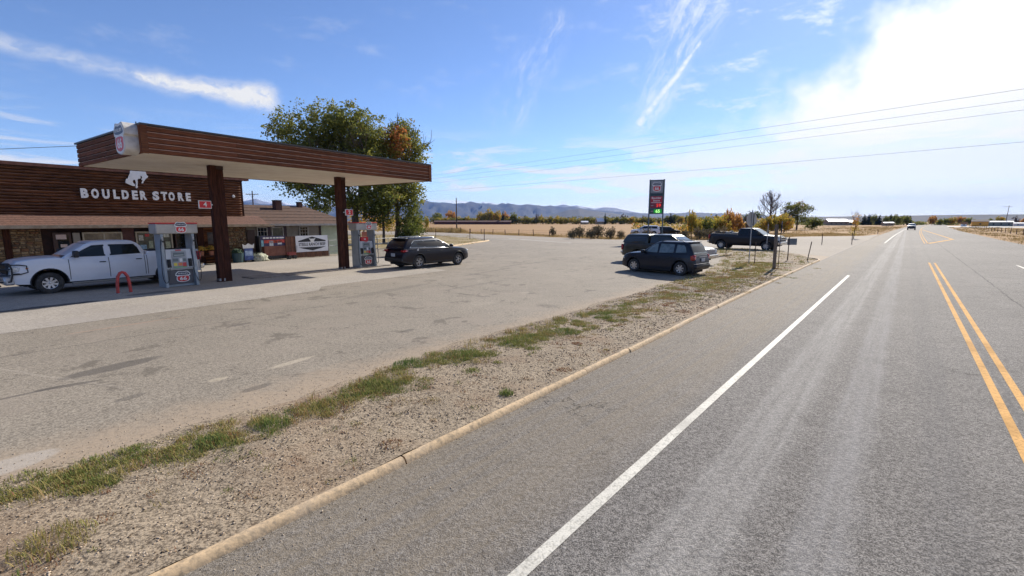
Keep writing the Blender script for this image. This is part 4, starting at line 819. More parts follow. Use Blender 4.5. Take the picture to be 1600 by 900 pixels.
# wooden fence with banner
fn = thing('board_fence', 'brown vertical board fence carrying a white banner in front of the wing', 'fence', loc(-32.05, 20.0), CROT)
bmsh = MB(); bmsh.box(0, .19, 0, .03, .04, 1.62); bme = bmsh.mesh('fence_board', mat('fence board', (.16, .07, .04), .8, c2=(.09, .04, .026), scale=4, stretch=(8, 8, .8), attr=True))
for k in range(17): inst('fence_board', bme, fn, (-1.75 + k * .203, rnd.uniform(-.006, .006), rnd.uniform(-.02, .02)))
mb = MB(); mb.box(-1.75, 1.7, .035, .075, .3, .4); mb.box(-1.75, 1.7, .035, .075, 1.2, 1.3); mb.obj('fence_rail', wood_p, fn)
bn = thing('ranch_banner', 'white STEELE RANCH BEEF banner with a black hexagon emblem on the board fence', 'banner', loc(-32.1 + .12, 20.3, 1.05), CROT)
mb = MB(); mb.box(-1.32, 1.32, 0, .02, -.60, .60); mb.obj('cloth', mat('banner white', (.74, .75, .78), .6, c2=(.68, .69, .73), scale=3, bump=.1, bscale=3), bn)
bk = mat('banner black', (.02, .02, .025), .6)
mb = MB(); mb.prism([(-1.12, .14), (1.12, .14), (1.12, .22), (0, .52), (-1.12, .22)], -.006, -.001); mb.obj('emblem_top', bk, bn)
mb = MB(); mb.prism([(-1.12, -.26), (-.0, -.26), (1.12, -.26), (.75, -.36), (0, -.52), (-.75, -.36)], -.006, -.001); mb.obj('emblem_bottom', bk, bn)
mb = MB(); mb.prism([(-.30, .40), (-.12, .36), (.12, .36), (.30, .40), (.18, .28), (.12, .12), (.07, .06), (-.07, .06), (-.12, .12), (-.18, .28)], -.011, -.0065); mb.obj('steer_head', whitep, bn)
text('STEELE RANCH BEEF', .30, bk, bn, Matrix.Translation((0, -.004, -.06)), 'lettering', .002, .006, width=2.2)
cw = thing('garden_cart', 'small red wheeled cart parked between the poster stand and the board fence', 'cart', loc(-31.9, 18.55), CROT)
mb = MB(); mb.box(-.28, .28, -.15, .15, .28, .34); mb.box(-.28, .28, -.15, -.13, .34, .5); mb.box(-.28, .28, .13, .15, .34, .5); mb.obj('tray', mat('cart red', (.25, .05, .04), .6), cw)
for x in (-.2, .2): mb = MB(); mb.lathe([(.02, -.17), (.13, -.17), (.14, -.15), (.13, -.13), (.02, -.13)], 14, T(x, 0, .14)); mb.lathe([(.02, .13), (.13, .13), (.14, .15), (.13, .17), (.02, .17)], 14, T(x, 0, .14)); mb.obj('wheels', rubber, cw, True)
mb = MB(); mb.tube([(.28, 0, .32), (.42, 0, .6), (.46, 0, .95)], .015, 6); mb.obj('handle', black, cw)
# pale wire fence right of the wing
wf_ = thing('pipe_fence', 'low metal pipe fence between the wing and the trees', 'fence', loc(-32.3, 23.8), CROT)
for k in range(9): mb = MB(); mb.tube([(-1.9 + k * 1.2, 0, 0), (-1.9 + k * 1.2, 0, 1.25)], .03, 6); mb.obj('fence_post', steelp, wf_)
for z in (.35, .8, 1.22): mb = MB(); mb.tube([(-1.9, 0, z), (7.7, 0, z)], .02, 6); mb.obj('fence_rail', steelp, wf_)
tl = thing('picnic_table', 'dark picnic table on the lawn behind the far fuel pump', 'table', loc(-27.5, 24.6), CROT)
mb = MB(); mb.box(-.8, .8, -.35, .35, .70, .76); mb.obj('table_top', steelp, tl)
for y in (-.62, .62): mb = MB(); mb.box(-.8, .8, y - .12, y + .12, .42, .46); mb.obj('bench', wood_p, tl)
for x in (-.6, .6): mb = MB(); mb.add([(x - .03, -.6, 0), (x + .03, -.6, 0), (x + .03, -.5, 0), (x - .03, -.5, 0), (x - .03, -.2, .7), (x + .03, -.2, .7), (x + .03, -.1, .7), (x - .03, -.1, .7)], [(0, 1, 5, 4), (1, 2, 6, 5), (2, 3, 7, 6), (3, 0, 4, 7)]); mb.add([(x - .03, .6, 0), (x + .03, .6, 0), (x + .03, .5, 0), (x - .03, .5, 0), (x - .03, .2, .7), (x + .03, .2, .7), (x + .03, .1, .7), (x - .03, .1, .7)], [(0, 1, 5, 4), (1, 2, 6, 5), (2, 3, 7, 6), (3, 0, 4, 7)]); mb.box(x - .031, x + .031, -.6, .6, .36, .42); mb.obj('leg', wood_p, tl)
# ================================================================== VEHICLES
def paint(name, c, metal=0.0, rough=0.28, coat=0.6): return mat(name, c, rough, metal, c2=tuple(k * .93 for k in c), scale=1.5, coat=coat, spec=0.35)
seam_m = mat('panel gap', (.012, .012, .013), .7); under_m = mat('underbody', (.015, .015, .016), .85)
WHEEL = {}
def wheel_meshes(r, wd, style):
    k = (r, wd, style)
    if k in WHEEL: return WHEEL[k]
    rr = r * (.60 if style != 'steel' else .56); mb = MB(); h = wd / 2
    mb.lathe([(rr, -h * .85), (rr + .02, -h), (r - .05, -h), (r - .015, -h * .86), (r, -h * .6), (r, h * .6), (r - .015, h * .86), (r - .05, h), (rr + .02, h), (rr, h * .85), (rr, -h * .85)], 32)
    ty = mb.mesh('tyre', rubber, True)
    mb = MB(); mb.lathe([(0, -h * .45), (rr * .25, -h * .45), (rr * .3, -h * .2), (rr * .9, -h * .2), (rr * .99, -h * .8), (rr + .012, -h * .88), (rr + .012, h * .6)], 32, None, 0)
    n = {'alloy5': 5, 'alloy7': 7, 'steel': 8}[style]
    mb2 = MB(); mb2.lathe([(rr * .985, -h * .75), (rr + .014, -h * .95), (rr + .014, -h * .6), (rr * .93, -h * .6), (rr * .93, -h * .72), (rr * .985, -h * .75)], 32)
    for i in range(n):
        a = 2 * math.pi * i / n; M = Matrix.Rotation(a, 4, 'Y'); w0, w1 = (.065, .05) if n == 5 else ((.034, .03) if n == 7 else (.032, .036))
        if n == 5:
            for da in (-.17, .17):
                M2 = Matrix.Rotation(a + da, 4, 'Y'); mb2.box(rr * .15, rr * .96, -h * .80, -h * .55, -.011, .011, M2)
        else: mb2.add([(rr * .12, -h * .72, -w0), (rr * .95, -h * .76, -w1), (rr * .95, -h * .76, w1), (rr * .12, -h * .72, w0), (rr * .12, -h * .45, -w0), (rr * .95, -h * .5, -w1), (rr * .95, -h * .5, w1), (rr * .12, -h * .45, w0)], [(0, 1, 2, 3), (4, 7, 6, 5), (0, 4, 5, 1), (1, 5, 6, 2), (2, 6, 7, 3), (3, 7, 4, 0)], M)
    mb2.lathe([(0, -h * .92), (rr * .16, -h * .9), (rr * .2, -h * .7), (rr * .2, -h * .4)], 16)
    rim = mb2.mesh('rim', alloy, True, ang=30); dish = mb.mesh('rim_dish', mat('dark wheel dish', (.03, .03, .033) if style != 'steel' else (.06, .06, .065), .5, .3), True)
    WHEEL[k] = (ty, rim, dish); return WHEEL[k]
def vehicle(name, label, cat, loc_, rz, sp, group=None):
    V = thing(name, label, cat, loc_, rz, group); L2, W2 = sp['L'] / 2, sp['W'] / 2
    pm = sp['paint']; top = sp['top']; zs = sp['sill']; wr, wwid = sp['wheel'][:2]; arches = sp['arches']; ra = sp['arch_r']; doors = sp.get('doors', [])
    xs = set(np.round(np.linspace(-L2, L2, int(sp['L'] / .11)), 3))
    for x in arches:
        for t in np.linspace(-1, 1, 13): xs.add(round(x + ra * math.sin(t * math.pi / 2) * .9995, 3))
        xs |= {round(x - ra - .004, 3), round(x + ra + .004, 3)}
    gaps = sorted({g for d in doors for g in d[:2]} | set(sp.get('gaps', [])))
    g_ = .011
    xs = {x for x in xs if all(abs(x - q) > g_ * 1.6 for q in gaps)}
    for q in gaps: xs |= {q - g_, q + g_}
    if 'bed' in sp: xs |= {sp['bed'][0] - .001, sp['bed'][0] + .03, sp['bed'][1], sp['bed'][1] + .03}
    for d in (.02, .05, .1, .18, .28, .4): xs |= {L2 - d, -L2 + d}
    xs = sorted(xs); xs = [x for i, x in enumerate(xs) if i == 0 or x - xs[i - 1] > .0015]
    zt_ = lambda x: float(np.interp(x, [p[0] for p in top], [p[1] for p in top]))
    K = 10; rows = []
    def hw(x, z):
        d = min(L2 - x, x + L2); e = sp.get('endr', .5); t = max(0.0, 1 - d / e); w = W2 * (1 - sp.get('endk', .17) * t ** 2.2)
        zt = zt_(x); q = (z - zs) / max(.05, zt - zs); f = 1 - .035 * max(0, (.35 - q) / .35) ** 2 - .055 * max(0, (q - .55) / .45) ** 1.6
        f += .008 * math.exp(-((q - .78) / .05) ** 2)
        return w * f
    def xsh(x, z):
        t = max(0, 1 - (L2 - abs(x)) / .45); return x - math.copysign(1, x) * t * t * sp.get('lean', .10) * ((z - .55) / .45) ** 2
    for x in xs:
        zb = zs
        if x > L2 - .5 or x < -L2 + .5: zb = zs + sp.get('lift', .06) * (1 - (L2 - abs(x)) / .5)
        for a in arches:
            if abs(x - a) < ra: zb = max(zb, wr + .03 + math.sqrt(max(0, ra * ra - (x - a) ** 2)))
        zt = zt_(x); zt = max(zt, zb + .08); r = []; inb = 'bed' in sp and sp['bed'][0] < x < sp['bed'][1] + .02
        r += [(W2 - .30, zb + (0 if zb > zs + .12 else .0))]
        for k in range(K + 1): z = zb + (zt - .045 - zb) * k / K; r.append((hw(x, z), z))
        h_ = hw(x, zt - .045); r += [(h_ - .012, zt - .014), (h_ - .05, zt)]
        if inb: r += [(h_ - .09, zt), (h_ - .10, zt - .52), (0, zt - .52)]
        else: c_ = sp.get('crown', .03); r += [(h_ - .22, zt + c_ * .4), (h_ * .45, zt + c_ * .85), (0, zt + c_)]
        rows.append([(xsh(x, z), y, z) for y, z in r])
    n = len(rows[0]); B = MB(); D = {i: MB() for i in range(len(doors) * 2)}
    for side in (1, -1):
        vs = [(p[0], p[1] * side, p[2]) for r in rows for p in r]; bf, bm_, df = [], [], {i: [] for i in range(len(doors))}
        for i in range(len(xs) - 1):
            xm = (xs[i] + xs[i + 1]) / 2; isgap = any(abs(xm - q) < g_ for q in gaps)
            for j in range(n - 1):
                q = (i * n + j, i * n + j + 1, (i + 1) * n + j + 1, (i + 1) * n + j)
                if side < 0: q = q[::-1]
                if isgap and 2 <= j <= K + 1: bf.append(q); bm_.append(1); continue
                dn = next((k for k, d in enumerate(doors) if d[0] < xm < d[1]), None)
                if dn is not None and 2 <= j <= K + 1: df[dn].append(q); continue
                bf.append(q); bm_.append(2 if j == 0 or (j == 1 and sp.get('clad')) else (3 if 'bed' in sp and j >= K + 4 and sp['bed'][0] < xm < sp['bed'][1] else 0))
        o = len(B.v); B.v += vs; B.f += [tuple(i + o for i in f) for f in bf]; B.m += bm_
        for k in df: D[k * 2 + (side < 0)].v, D[k * 2 + (side < 0)].f, D[k * 2 + (side < 0)].m = vs, df[k], [0] * len(df[k])
    for ri in (0, len(rows) - 1):
        r = rows[ri]; o = len(B.v); B.v += [(p[0], p[1], p[2]) for p in r] + [(p[0], -p[1], p[2]) for p in r]
        for j in range(n - 1): B.f.append((o + j, o + j + 1, o + n + j + 1, o + n + j)); B.m.append(0)
    me = B.mesh('body', [pm, seam_m, sp.get('clad') or under_m, mat('bed liner', (.03, .03, .032), .8)], True, True, 40)
    bo = bpy.data.objects.new('body', me); col.objects.link(bo); bo.parent = V
    for k in D:
        if D[k].f:
            m_ = D[k]; used = sorted({i for f in m_.f for i in f}); mp = {a: b for b, a in enumerate(used)}; q = MB(); q.add([m_.v[i] for i in used], [tuple(mp[i] for i in f) for f in m_.f])
            do = q.obj('door', pm, V, True, True, 40); dd = doors[k // 2]; sd = -1 if k % 2 else 1
            hz = dd[2]; hx = dd[0] + .10 if not dd[3] else dd[1] - .32; y = (hw(hx + .1, hz)) * sd
            hb_ = MB(); hb_.box(hx, hx + .2, y - .01 if sd > 0 else y - .035, y + .035 if sd > 0 else y + .01, hz - .018, hz + .018, None, 0, .008); hb_.obj('door_handle', sp.get('handle', black), do)
    mb = MB(); mb.box(-L2 + .25, L2 - .25, -W2 + .32, W2 - .32, zs - .06, max(.75, zs + .3)); mb.box(-L2 + .4, L2 - .4, -.4, .4, zs - .12, zs - .0); mb.obj('underbody', under_m, V)
    # wheels
    ty, rim, dish = wheel_meshes(wr, wwid, sp['wheel'][2])
    for x in arches:
        for sd in (1, -1):
            w_ = inst('wheel', ty, V, (x, sd * (W2 - wwid / 2 - .035), wr), (0, rnd.uniform(0, 1), 0 if sd < 0 else math.pi)); inst('rim', rim, w_); inst('rim_dish', dish, w_)
            if sp.get('flare'):
                mb = MB(); pts = [(x + (ra + .0) * math.cos(t), sd * (W2 * .985), wr + .03 + (ra + .0) * math.sin(t)) for t in np.linspace(-.15, math.pi + .15, 15)]; mb.tube(pts, sp['flare'], 6); mb.obj('wheel_arch_trim', sp.get('clad') or black, V, True)
    # cabin
    rings = sp['rings']; cb = MB(); nc = 4; cr_ = sp.get('cabr', .12); vs = []
    def zi(z): return [float(np.interp(z, [q[0] for q in rings], [q[i] for q in rings])) for i in (1, 2, 3)]
    def ring(z, xr, xf, h, cr=cr_):
        o = []
        for cx_, cy_, a0 in ((xf - cr, h - cr, 0), (xr + cr, h - cr, 90), (xr + cr, -h + cr, 180), (xf - cr, -h + cr, 270)):
            for k in range(nc + 1): a = R(a0 + 90 * k / nc); o.append((cx_ + cr * math.cos(a), cy_ + cr * math.sin(a), z))
        return o
    R_ = [ring(*q) for q in rings]; z, xr, xf, h = rings[-1]
    R_ += [ring(z + .035, xr + .05, xf - .05, h - .045), ring(z + .06, xr + .16, xf - .18, h - .16, .1), ring(z + .075, xr + .45, xf - .5, h - .4, .1)]
    m_ = len(R_[0]); vs = [p for r in R_ for p in r]
    cb.add(vs, [(i * m_ + j, i * m_ + (j + 1) % m_, (i + 1) * m_ + (j + 1) % m_, (i + 1) * m_ + j) for i in range(len(R_) - 1) for j in range(m_)] + [tuple(range((len(R_) - 1) * m_, len(R_) * m_))])
    cb.obj('roof', sp.get('roofm', pm), V, True, ang=50)
    for wi, pl_ in enumerate(sp['windows']):
        for sd in (1, -1):
            # outer frame (dark) and the pane a little proud of it
            def outl(gr, off, thick):
                cx_ = sum(p[0] for p in pl_) / len(pl_); cz_ = sum(p[1] for p in pl_) / len(pl_); pts = [(cx_ + (p[0] - cx_) * gr, cz_ + (p[1] - cz_) * gr) for p in pl_]
                return [(x, sd * (zi(z)[2] + off), z) for x, z in pts] + [(x, sd * (zi(z)[2] + off - thick), z) for x, z in pts]
            k = len(pl_); F = [tuple(range(k)), tuple(range(2 * k - 1, k - 1, -1))] + [(i, i + k, (i + 1) % k + k, (i + 1) % k) for i in range(k)]
            mb = MB(); mb.add(outl(1.045, .006, .03), F); fo = mb.obj('window_frame', sp.get('trim', black), V)
            mb = MB(); mb.add(outl(.975, .011, .02), F); mb.obj('pane', sp.get('glassm', glass), fo)
    def endglass(front, z0, z1, in0, in1, m, nm):
        v = []; 
        for off in (.012, -.03):
            for z, inn_ in ((z0, in0), (z1, in1)):
                a = zi(z); x = (a[1] if front else a[0]); x += off if front else -off
                v += [(x, -(a[2] - inn_), z), (x + (-.03 if front else .03) * 0, (a[2] - inn_), z)]
        mb = MB(); mb.add(v, [(0, 1, 3, 2), (4, 6, 7, 5), (0, 4, 5, 1), (2, 3, 7, 6), (0, 2, 6, 4), (1, 5, 7, 3)]); return mb.obj(nm, m, V)
    zb_, zt2 = rings[0][0], rings[-1][0]
    endglass(True, sp.get('wsz', zb_ + .05), zt2 - .02, .10, .11, sp.get('wsm', glassl), 'windscreen')
    endglass(False, sp.get('rwz', zb_ + .08), zt2 - .05, .14, .14, sp.get('rwm', glass), 'rear_window')
    if sp.get('rails'):
        for sd in (1, -1):
            a = zi(zt2); mb = MB(); mb.tube([(a[0] + .25, sd * (a[2] - .08), zt2 + .05), (a[0] + .35, sd * (a[2] - .08), zt2 + .10), (a[1] - .35, sd * (a[2] - .08), zt2 + .10), (a[1] - .2, sd * (a[2] - .08), zt2 + .05)], .016, 6); mb.obj('roof_rail', sp['rails'], V, True)
    # mirrors
    mx_, mz = sp['mirror']
    for sd in (1, -1):
        y = W2 * .97; mb = MB(); mb.box(mx_ - .09, mx_ + .07, y if sd > 0 else -y - .24, y + .24 if sd > 0 else -y, mz, mz + sp.get('mirh', .17), None, 0, .03); mb.box(mx_ - .03, mx_ + .03, min(sd * y * .93, sd * (y + .02)), max(sd * y * .93, sd * (y + .02)), mz, mz + .05); mb.obj('wing_mirror', sp.get('mirrorm', black), V, True, ang=40)
    V['hw'] = 0; del V['hw']
    return V, hw, xsh, rows
def vbox(V, nm, m, x0, x1, y0, y1, z0, z1, bev=.015, both=False, par=None):
    for sd in ((1, -1) if both else (1,)):
        mb = MB(); a, b = (y0, y1) if sd > 0 else (-y1, -y0); mb.box(x0, x1, a, b, z0, z1, None, 0, bev); o = mb.obj(nm, m, par or V, True, ang=40)
    return o

# ---- white crew cab pickup by the near pump, facing left
wp = paint('white truck paint', (.76, .77, .80))
sp = dict(L=6.1, W=2.0, paint=wp, sill=.40, wheel=(.40, .27, 'steel'), arches=(2.05, -1.78), arch_r=.52, endr=.7, endk=.10, lift=.05, lean=.05, crown=.05,
          top=[(-3.05, 1.44), (-1.06, 1.44), (-1.05, 1.30), (-.99, 1.30), (1.5, 1.27), (1.75, 1.34), (2.4, 1.32), (2.9, 1.24), (3.05, 1.14)], bed=(-2.97, -1.1),
          doors=[(-.92, .27, 1.14, False), (.27, 1.47, 1.10, False)], gaps=[-1.0, -2.98], handle=black,
          rings=[(1.26, -.98, 1.72, .93), (1.45, -.97, 1.45, .90), (1.65, -.90, 1.15, .85), (1.80, -.78, .92, .80), (1.86, -.68, .78, .76)],
          windows=[[(-.80, 1.38), (-.72, 1.62), (-.62, 1.76), (.18, 1.77), (.18, 1.345)], [(.36, 1.335), (.36, 1.77), (.72, 1.75), (1.0, 1.60), (1.38, 1.345)]],
          mirror=(1.28, 1.32), mirh=.26, glassm=mat('tinted cab glass', (.015, .018, .016), .05, spec=.35), flare=.022, clad=None)
RAM, hw, xsh, rows = vehicle('pickup_truck', 'white crew cab pickup with a black grille guard parked at the near fuel pump', 'pickup truck', loc(-24.92, 6.45), CROT + math.pi, sp)
for sd in (1,):
    vbox(RAM, 'bumper', mat('silver bumper', (.45, .46, .48), .35, .5), 2.93, 3.22, -.93, .93, .42, .74, .05); vbox(RAM, 'grille', black, 2.94, 3.08, -.55, .55, .76, 1.14, .03)
    vbox(RAM, 'headlamp', lampc, 2.66, 3.03, .62, .955, .84, 1.10, .05, True); vbox(RAM, 'side_marker', amber, 2.52, 2.66, .93, .985, .95, 1.04, .02, True)
    vbox(RAM, 'headlamp_surround', black, 2.62, 3.02, .60, .962, .80, .845, .01, True)
    vbox(RAM, 'tail_lamp', redl, -3.07, -2.92, .78, .975, .95, 1.34, .03, True); vbox(RAM, 'rear_bumper', chrome, -3.22, -2.98, -.9, .9, .55, .78, .04); vbox(RAM, 'tailgate', wp, -3.085, -3.04, -.76, .76, .80, 1.42, .02)
    vbox(RAM, 'running_board', mat('grey running board', (.25, .23, .20), .6), -1.15, 1.45, .84, 1.03, .30, .37, .02, True)
vbox(RAM, 'badge', chrome, 1.56, 1.80, .972, .985, .90, .94, .004, True); vbox(RAM, 'vent_badge', black, 1.84, 2.04, .975, .99, .905, .93, .004, True)
mb = MB()
for y in (-.42, .42): mb.tube([(3.26, y, .35), (3.36, y, .55), (3.36, y, 1.0), (3.24, y, 1.22)], .035, 8)
for z in (.55, .78, 1.0, 1.2): mb.tube([(3.05, -.97, z), (3.3, -.75, z), (3.37, 0, z), (3.3, .75, z), (3.05, .97, z)], .026, 8)
for sd in (1, -1): mb.tube([(3.05, sd * .97, .55), (3.0, sd * .985, .78), (3.0, sd * .985, 1.02), (3.05, sd * .97, 1.2)], .026, 8); mb.tube([(3.05, sd * .9, 1.15), (2.8, sd * 1.0, 1.14), (2.62, sd * 1.0, 1.10), (2.60, sd * 1.0, .86), (2.8, sd * 1.0, .80), (3.0, sd * .98, .8)], .02, 8)
mb.obj('grille_guard', black, RAM, True)
mb = MB(); [mb.tube([(1.28, sd * .9, .95), (1.3, sd * .9, 1.0)], .01, 4) for sd in (1, -1)]

# ---- dark three row SUV at the far pump, facing right
jp = paint('black plum paint', (.008, .005, .009), 0.0, .3, .15)
sp = dict(L=5.15, W=1.96, paint=jp, sill=.30, wheel=(.385, .25, 'alloy5'), arches=(1.62, -1.46), arch_r=.46, endr=.6, endk=.16, lift=.14, lean=.13, crown=.05,
          top=[(-2.58, 1.12), (-2.45, 1.2), (-1.5, 1.2), (.8, 1.13), (1.1, 1.14), (2.0, 1.06), (2.45, .98), (2.58, .88)],
          doors=[(-1.02, .0, 1.0, False), (.0, 1.05, .98, False)], gaps=[], handle=jp,
          rings=[(1.14, -2.5, 1.22, .90), (1.35, -2.42, .85, .86), (1.52, -2.3, .50, .80), (1.66, -2.14, .22, .74), (1.70, -2.05, .1, .71)],
          windows=[[(-2.05, 1.22), (-1.85, 1.5), (-1.72, 1.60), (-1.05, 1.62), (-1.05, 1.20)], [(-.95, 1.2), (-.95, 1.62), (-.08, 1.62), (-.02, 1.18)], [(.05, 1.18), (.05, 1.62), (.2, 1.61), (.58, 1.42), (.85, 1.17)]],
          mirror=(.92, 1.17), glassm=mat('smoked glass', (.03, .035, .038), .06, spec=.6, c2=(.03, .035, .04)), trim=chrome, clad=mat('dark cladding', (.02, .02, .021), .6), flare=.024, rails=chrome, mirrorm=jp)
JEEP, hw, xsh, rows = vehicle('dark_suv', 'dark purple black SUV with chrome window trim standing at the far fuel pump', 'SUV', tuple(fr(40)(-21.95, 18.2)), R(50), sp)
vbox(JEEP, 'tail_lamp', redl, -2.55, -2.12, .66, .925, 1.0, 1.10, .02, True); vbox(JEEP, 'lamp_strip', mat('pale lamp strip', (.8, .55, .55), .2), -2.4, -2.16, .925, .932, 1.04, 1.07, .004, True)
vbox(JEEP, 'licence_plate', mat('plate', (.45, .47, .5), .5), -2.60, -2.575, -.18, .18, .72, .90, .006); vbox(JEEP, 'rear_bumper', mat('dark cladding', (.02, .02, .021), .6), -2.62, -2.35, -.84, .84, .42, .66, .05)
vbox(JEEP, 'headlamp', lampc, 2.30, 2.54, .55, .86, .86, .94, .02, True); vbox(JEEP, 'grille', chrome, 2.50, 2.585, -.5, .5, .78, .90, .02); vbox(JEEP, 'fuel_cap', mat('pale fuel cap', (.5, .5, .5), .4), -1.62, -1.5, .955, .967, 1.03, 1.13, .005, True)
vbox(JEEP, 'rear_spoiler', black, -2.25, -2.0, -.62, .62, 1.70, 1.74, .012); vbox(JEEP, 'chrome_sill', chrome, -2.5, 1.05, .935, .942, 1.145, 1.16, .003, True)
mb = MB(); mb.tube([(-2.28, .2, 1.42), (-2.5, .1, 1.25)], .012, 5); mb.obj('rear_wiper', black, JEEP)

# ---- dark blue crossover on the lot, facing away left
sb = paint('dark blue grey paint', (.012, .016, .026), 0.0, .3, .15)
sp = dict(L=4.6, W=1.8, paint=sb, sill=.21, wheel=(.35, .225, 'alloy7'), arches=(1.40, -1.27), arch_r=.415, endr=.7, endk=.2, lift=.10, lean=.05, crown=.05,
          top=[(-2.3, .98), (-2.18, 1.12), (-1.2, 1.1), (.7, 1.07), (1.05, 1.07), (1.75, 1.01), (2.08, .93), (2.24, .80), (2.3, .64)],
          doors=[(-.98, -.02, .90, False), (-.02, .93, .88, False)], gaps=[], handle=sb,
          rings=[(1.03, -2.18, 1.06, .83), (1.2, -2.11, .82, .80), (1.42, -1.98, .48, .75), (1.58, -1.86, .22, .70), (1.63, -1.78, .10, .67)],
          windows=[[(-1.78, 1.17), (-1.70, 1.42), (-1.58, 1.53), (-1.16, 1.55), (-1.12, 1.14)], [(-1.0, 1.13), (-1.02, 1.555), (-.14, 1.57), (-.08, 1.10)], [(.02, 1.10), (.0, 1.57), (.10, 1.56), (.38, 1.41), (.74, 1.11)]],
          mirror=(.80, 1.06), glassm=mat('bright painted grey glass', (.13, .165, .165), .05, spec=1, c2=(.07, .09, .09), scale=3), rwm=glassl, clad=mat('dark cladding', (.02, .02, .021), .6), rails=black, mirrorm=sb, flare=.0)  # side panes are opaque; brightness seen through them is put into the colour
fx = lambda x: (x * .965 if x > 0 else x * .885) - .095
sp['L'] = 4.25; sp['top'] = [(fx(a), b) for a, b in sp['top']]; sp['arches'] = tuple(a - .095 for a in sp['arches']); sp['doors'] = [(fx(a), fx(b), c, d) for a, b, c, d in sp['doors']]
sp['rings'] = [(z, fx(a), fx(b), h) for z, a, b, h in sp['rings']]; sp['windows'] = [[(fx(a), b) for a, b in w_] for w_ in sp['windows']]; sp['mirror'] = (fx(sp['mirror'][0]), sp['mirror'][1])
SUB, hw, xsh, rows = vehicle('crossover_car', 'dark blue grey crossover with a roof rail, parked nearest on the open lot', 'car', tuple(fr(138)(-22.37, -12.715)), R(132), sp)
vbox(SUB, 'tail_lamp', redl, fx(-2.26), fx(-1.98), .60, .835, .78, 1.06, .05, True); vbox(SUB, 'reversing_lamp', mat('pink lamp', (.8, .4, .4), .2), fx(-2.275), fx(-2.1), .66, .78, .84, .96, .02, True)
vbox(SUB, 'licence_plate', mat('plate', (.45, .47, .5), .5), fx(-2.33), fx(-2.30), -.18, .18, .72, .88, .006); vbox(SUB, 'rear_bumper', sb, fx(-2.36), fx(-2.1), -.78, .78, .36, .60, .06); vbox(SUB, 'bumper_step', chrome, fx(-2.345), fx(-2.12), -.76, .76, .602, .63, .008)
vbox(SUB, 'headlamp', lampc, fx(1.95), fx(2.2), .50, .80, .64, .80, .05, True); vbox(SUB, 'tailgate_badges', mat('dull silver', (.3, .3, .32), .4, .5), fx(-2.285), fx(-2.262), -.42, .42, .92, .97, .004)
vbox(SUB, 'rear_spoiler', sb, fx(-1.86), fx(-1.62), -.58, .58, 1.64, 1.685, .015)

# ---- grey green pickup with a canopy over its bed, facing right behind the crossover
tp = paint('grey green paint', (.045, .047, .038), .3, .3, .5)
sp = dict(L=5.85, W=1.92, paint=tp, sill=.36, wheel=(.37, .24, 'steel'), arches=(1.95, -1.65), arch_r=.46, endr=.5, endk=.12, lift=.06, lean=.05, crown=.04,
          top=[(-2.92, 1.27), (-.86, 1.27), (.9, 1.22), (1.3, 1.22), (1.7, 1.16), (2.7, 1.06), (2.92, .98)],
          doors=[(-.12, 1.12, 1.0, False)], gaps=[-.86], handle=black,
          rings=[(1.22, -.80, 1.70, .90), (1.4, -.8, 1.42, .87), (1.6, -.8, 1.05, .82), (1.76, -.8, .82, .77), (1.80, -.8, .72, .74)],
          windows=[[(-.72, 1.30), (-.72, 1.68), (-.16, 1.70), (-.16, 1.29)], [(-.08, 1.29), (-.08, 1.70), (.55, 1.70), (.95, 1.52), (1.28, 1.29)]],
          mirror=(1.15, 1.26), glassm=mat('smoked glass', (.03, .035, .038), .06, spec=.6), trim=black, mirrorm=black)
TOP, hw, xsh, rows = vehicle('pickup_with_shell', 'grey green pickup with a windowed shell over its bed, parked behind the dark crossover', 'pickup truck', tuple(fr(138)(-27.87, -15.65)), R(-48), sp)
cs = MB(); 
def cring(z, xr, xf, h, o=.1):
    q = []
    for cx_, cy_, a0 in ((xf - o, h - o, 0), (xr + o, h - o, 90), (xr + o, -h + o, 180), (xf - o, -h + o, 270)):
        for k in range(5): a = R(a0 + 22.5 * k); q.append((cx_ + o * math.cos(a), cy_ + o * math.sin(a), z))
    return q
RR = [cring(1.265, -2.88, -.9, .93), cring(1.5, -2.78, -.9, .89), cring(1.76, -2.6, -.9, .82), cring(1.83, -2.5, -.95, .74), cring(1.86, -2.3, -1.1, .55)]; m_ = len(RR[0])
cs.add([p for r in RR for p in r], [(i * m_ + j, i * m_ + (j + 1) % m_, (i + 1) * m_ + (j + 1) % m_, (i + 1) * m_ + j) for i in range(4) for j in range(m_)] + [tuple(range(4 * m_, 5 * m_))]); sh_ = cs.obj('bed_shell', tp, TOP, True, ang=50)
for sd in (1, -1):
    mb = MB(); P_ = [(-2.62, 1.38, .91), (-2.52, 1.72, .835), (-1.02, 1.72, .835), (-1.02, 1.38, .91)]; mb.add([(x, sd * (y + .006), z) for x, z, y in P_] + [(x, sd * (y - .02), z) for x, z, y in P_], [(0, 1, 2, 3), (4, 7, 6, 5), (0, 4, 5, 1), (1, 5, 6, 2), (2, 6, 7, 3), (3, 7, 4, 0)]); mb.obj('shell_window', mat('smoked glass', (.05, .06, .065), .06), sh_)
vbox(TOP, 'tail_lamp', redl, -2.94, -2.8, .76, .95, .78, 1.16, .02, True); vbox(TOP, 'rear_bumper', chrome, -3.04, -2.86, -.88, .88, .5, .68, .03); vbox(TOP, 'front_bumper', chrome, 2.82, 3.04, -.9, .9, .46, .68, .04)
vbox(TOP, 'grille', mat('dull silver', (.3, .3, .32), .4, .5), 2.86, 2.95, -.55, .55, .72, .98, .02); vbox(TOP, 'headlamp', lampc, 2.78, 2.94, .56, .86, .76, .96, .03, True)
vbox(TOP, 'side_moulding', mat('dull silver', (.3, .3, .32), .4, .5), -.8, 1.4, .955, .97, .80, .84, .004, True)

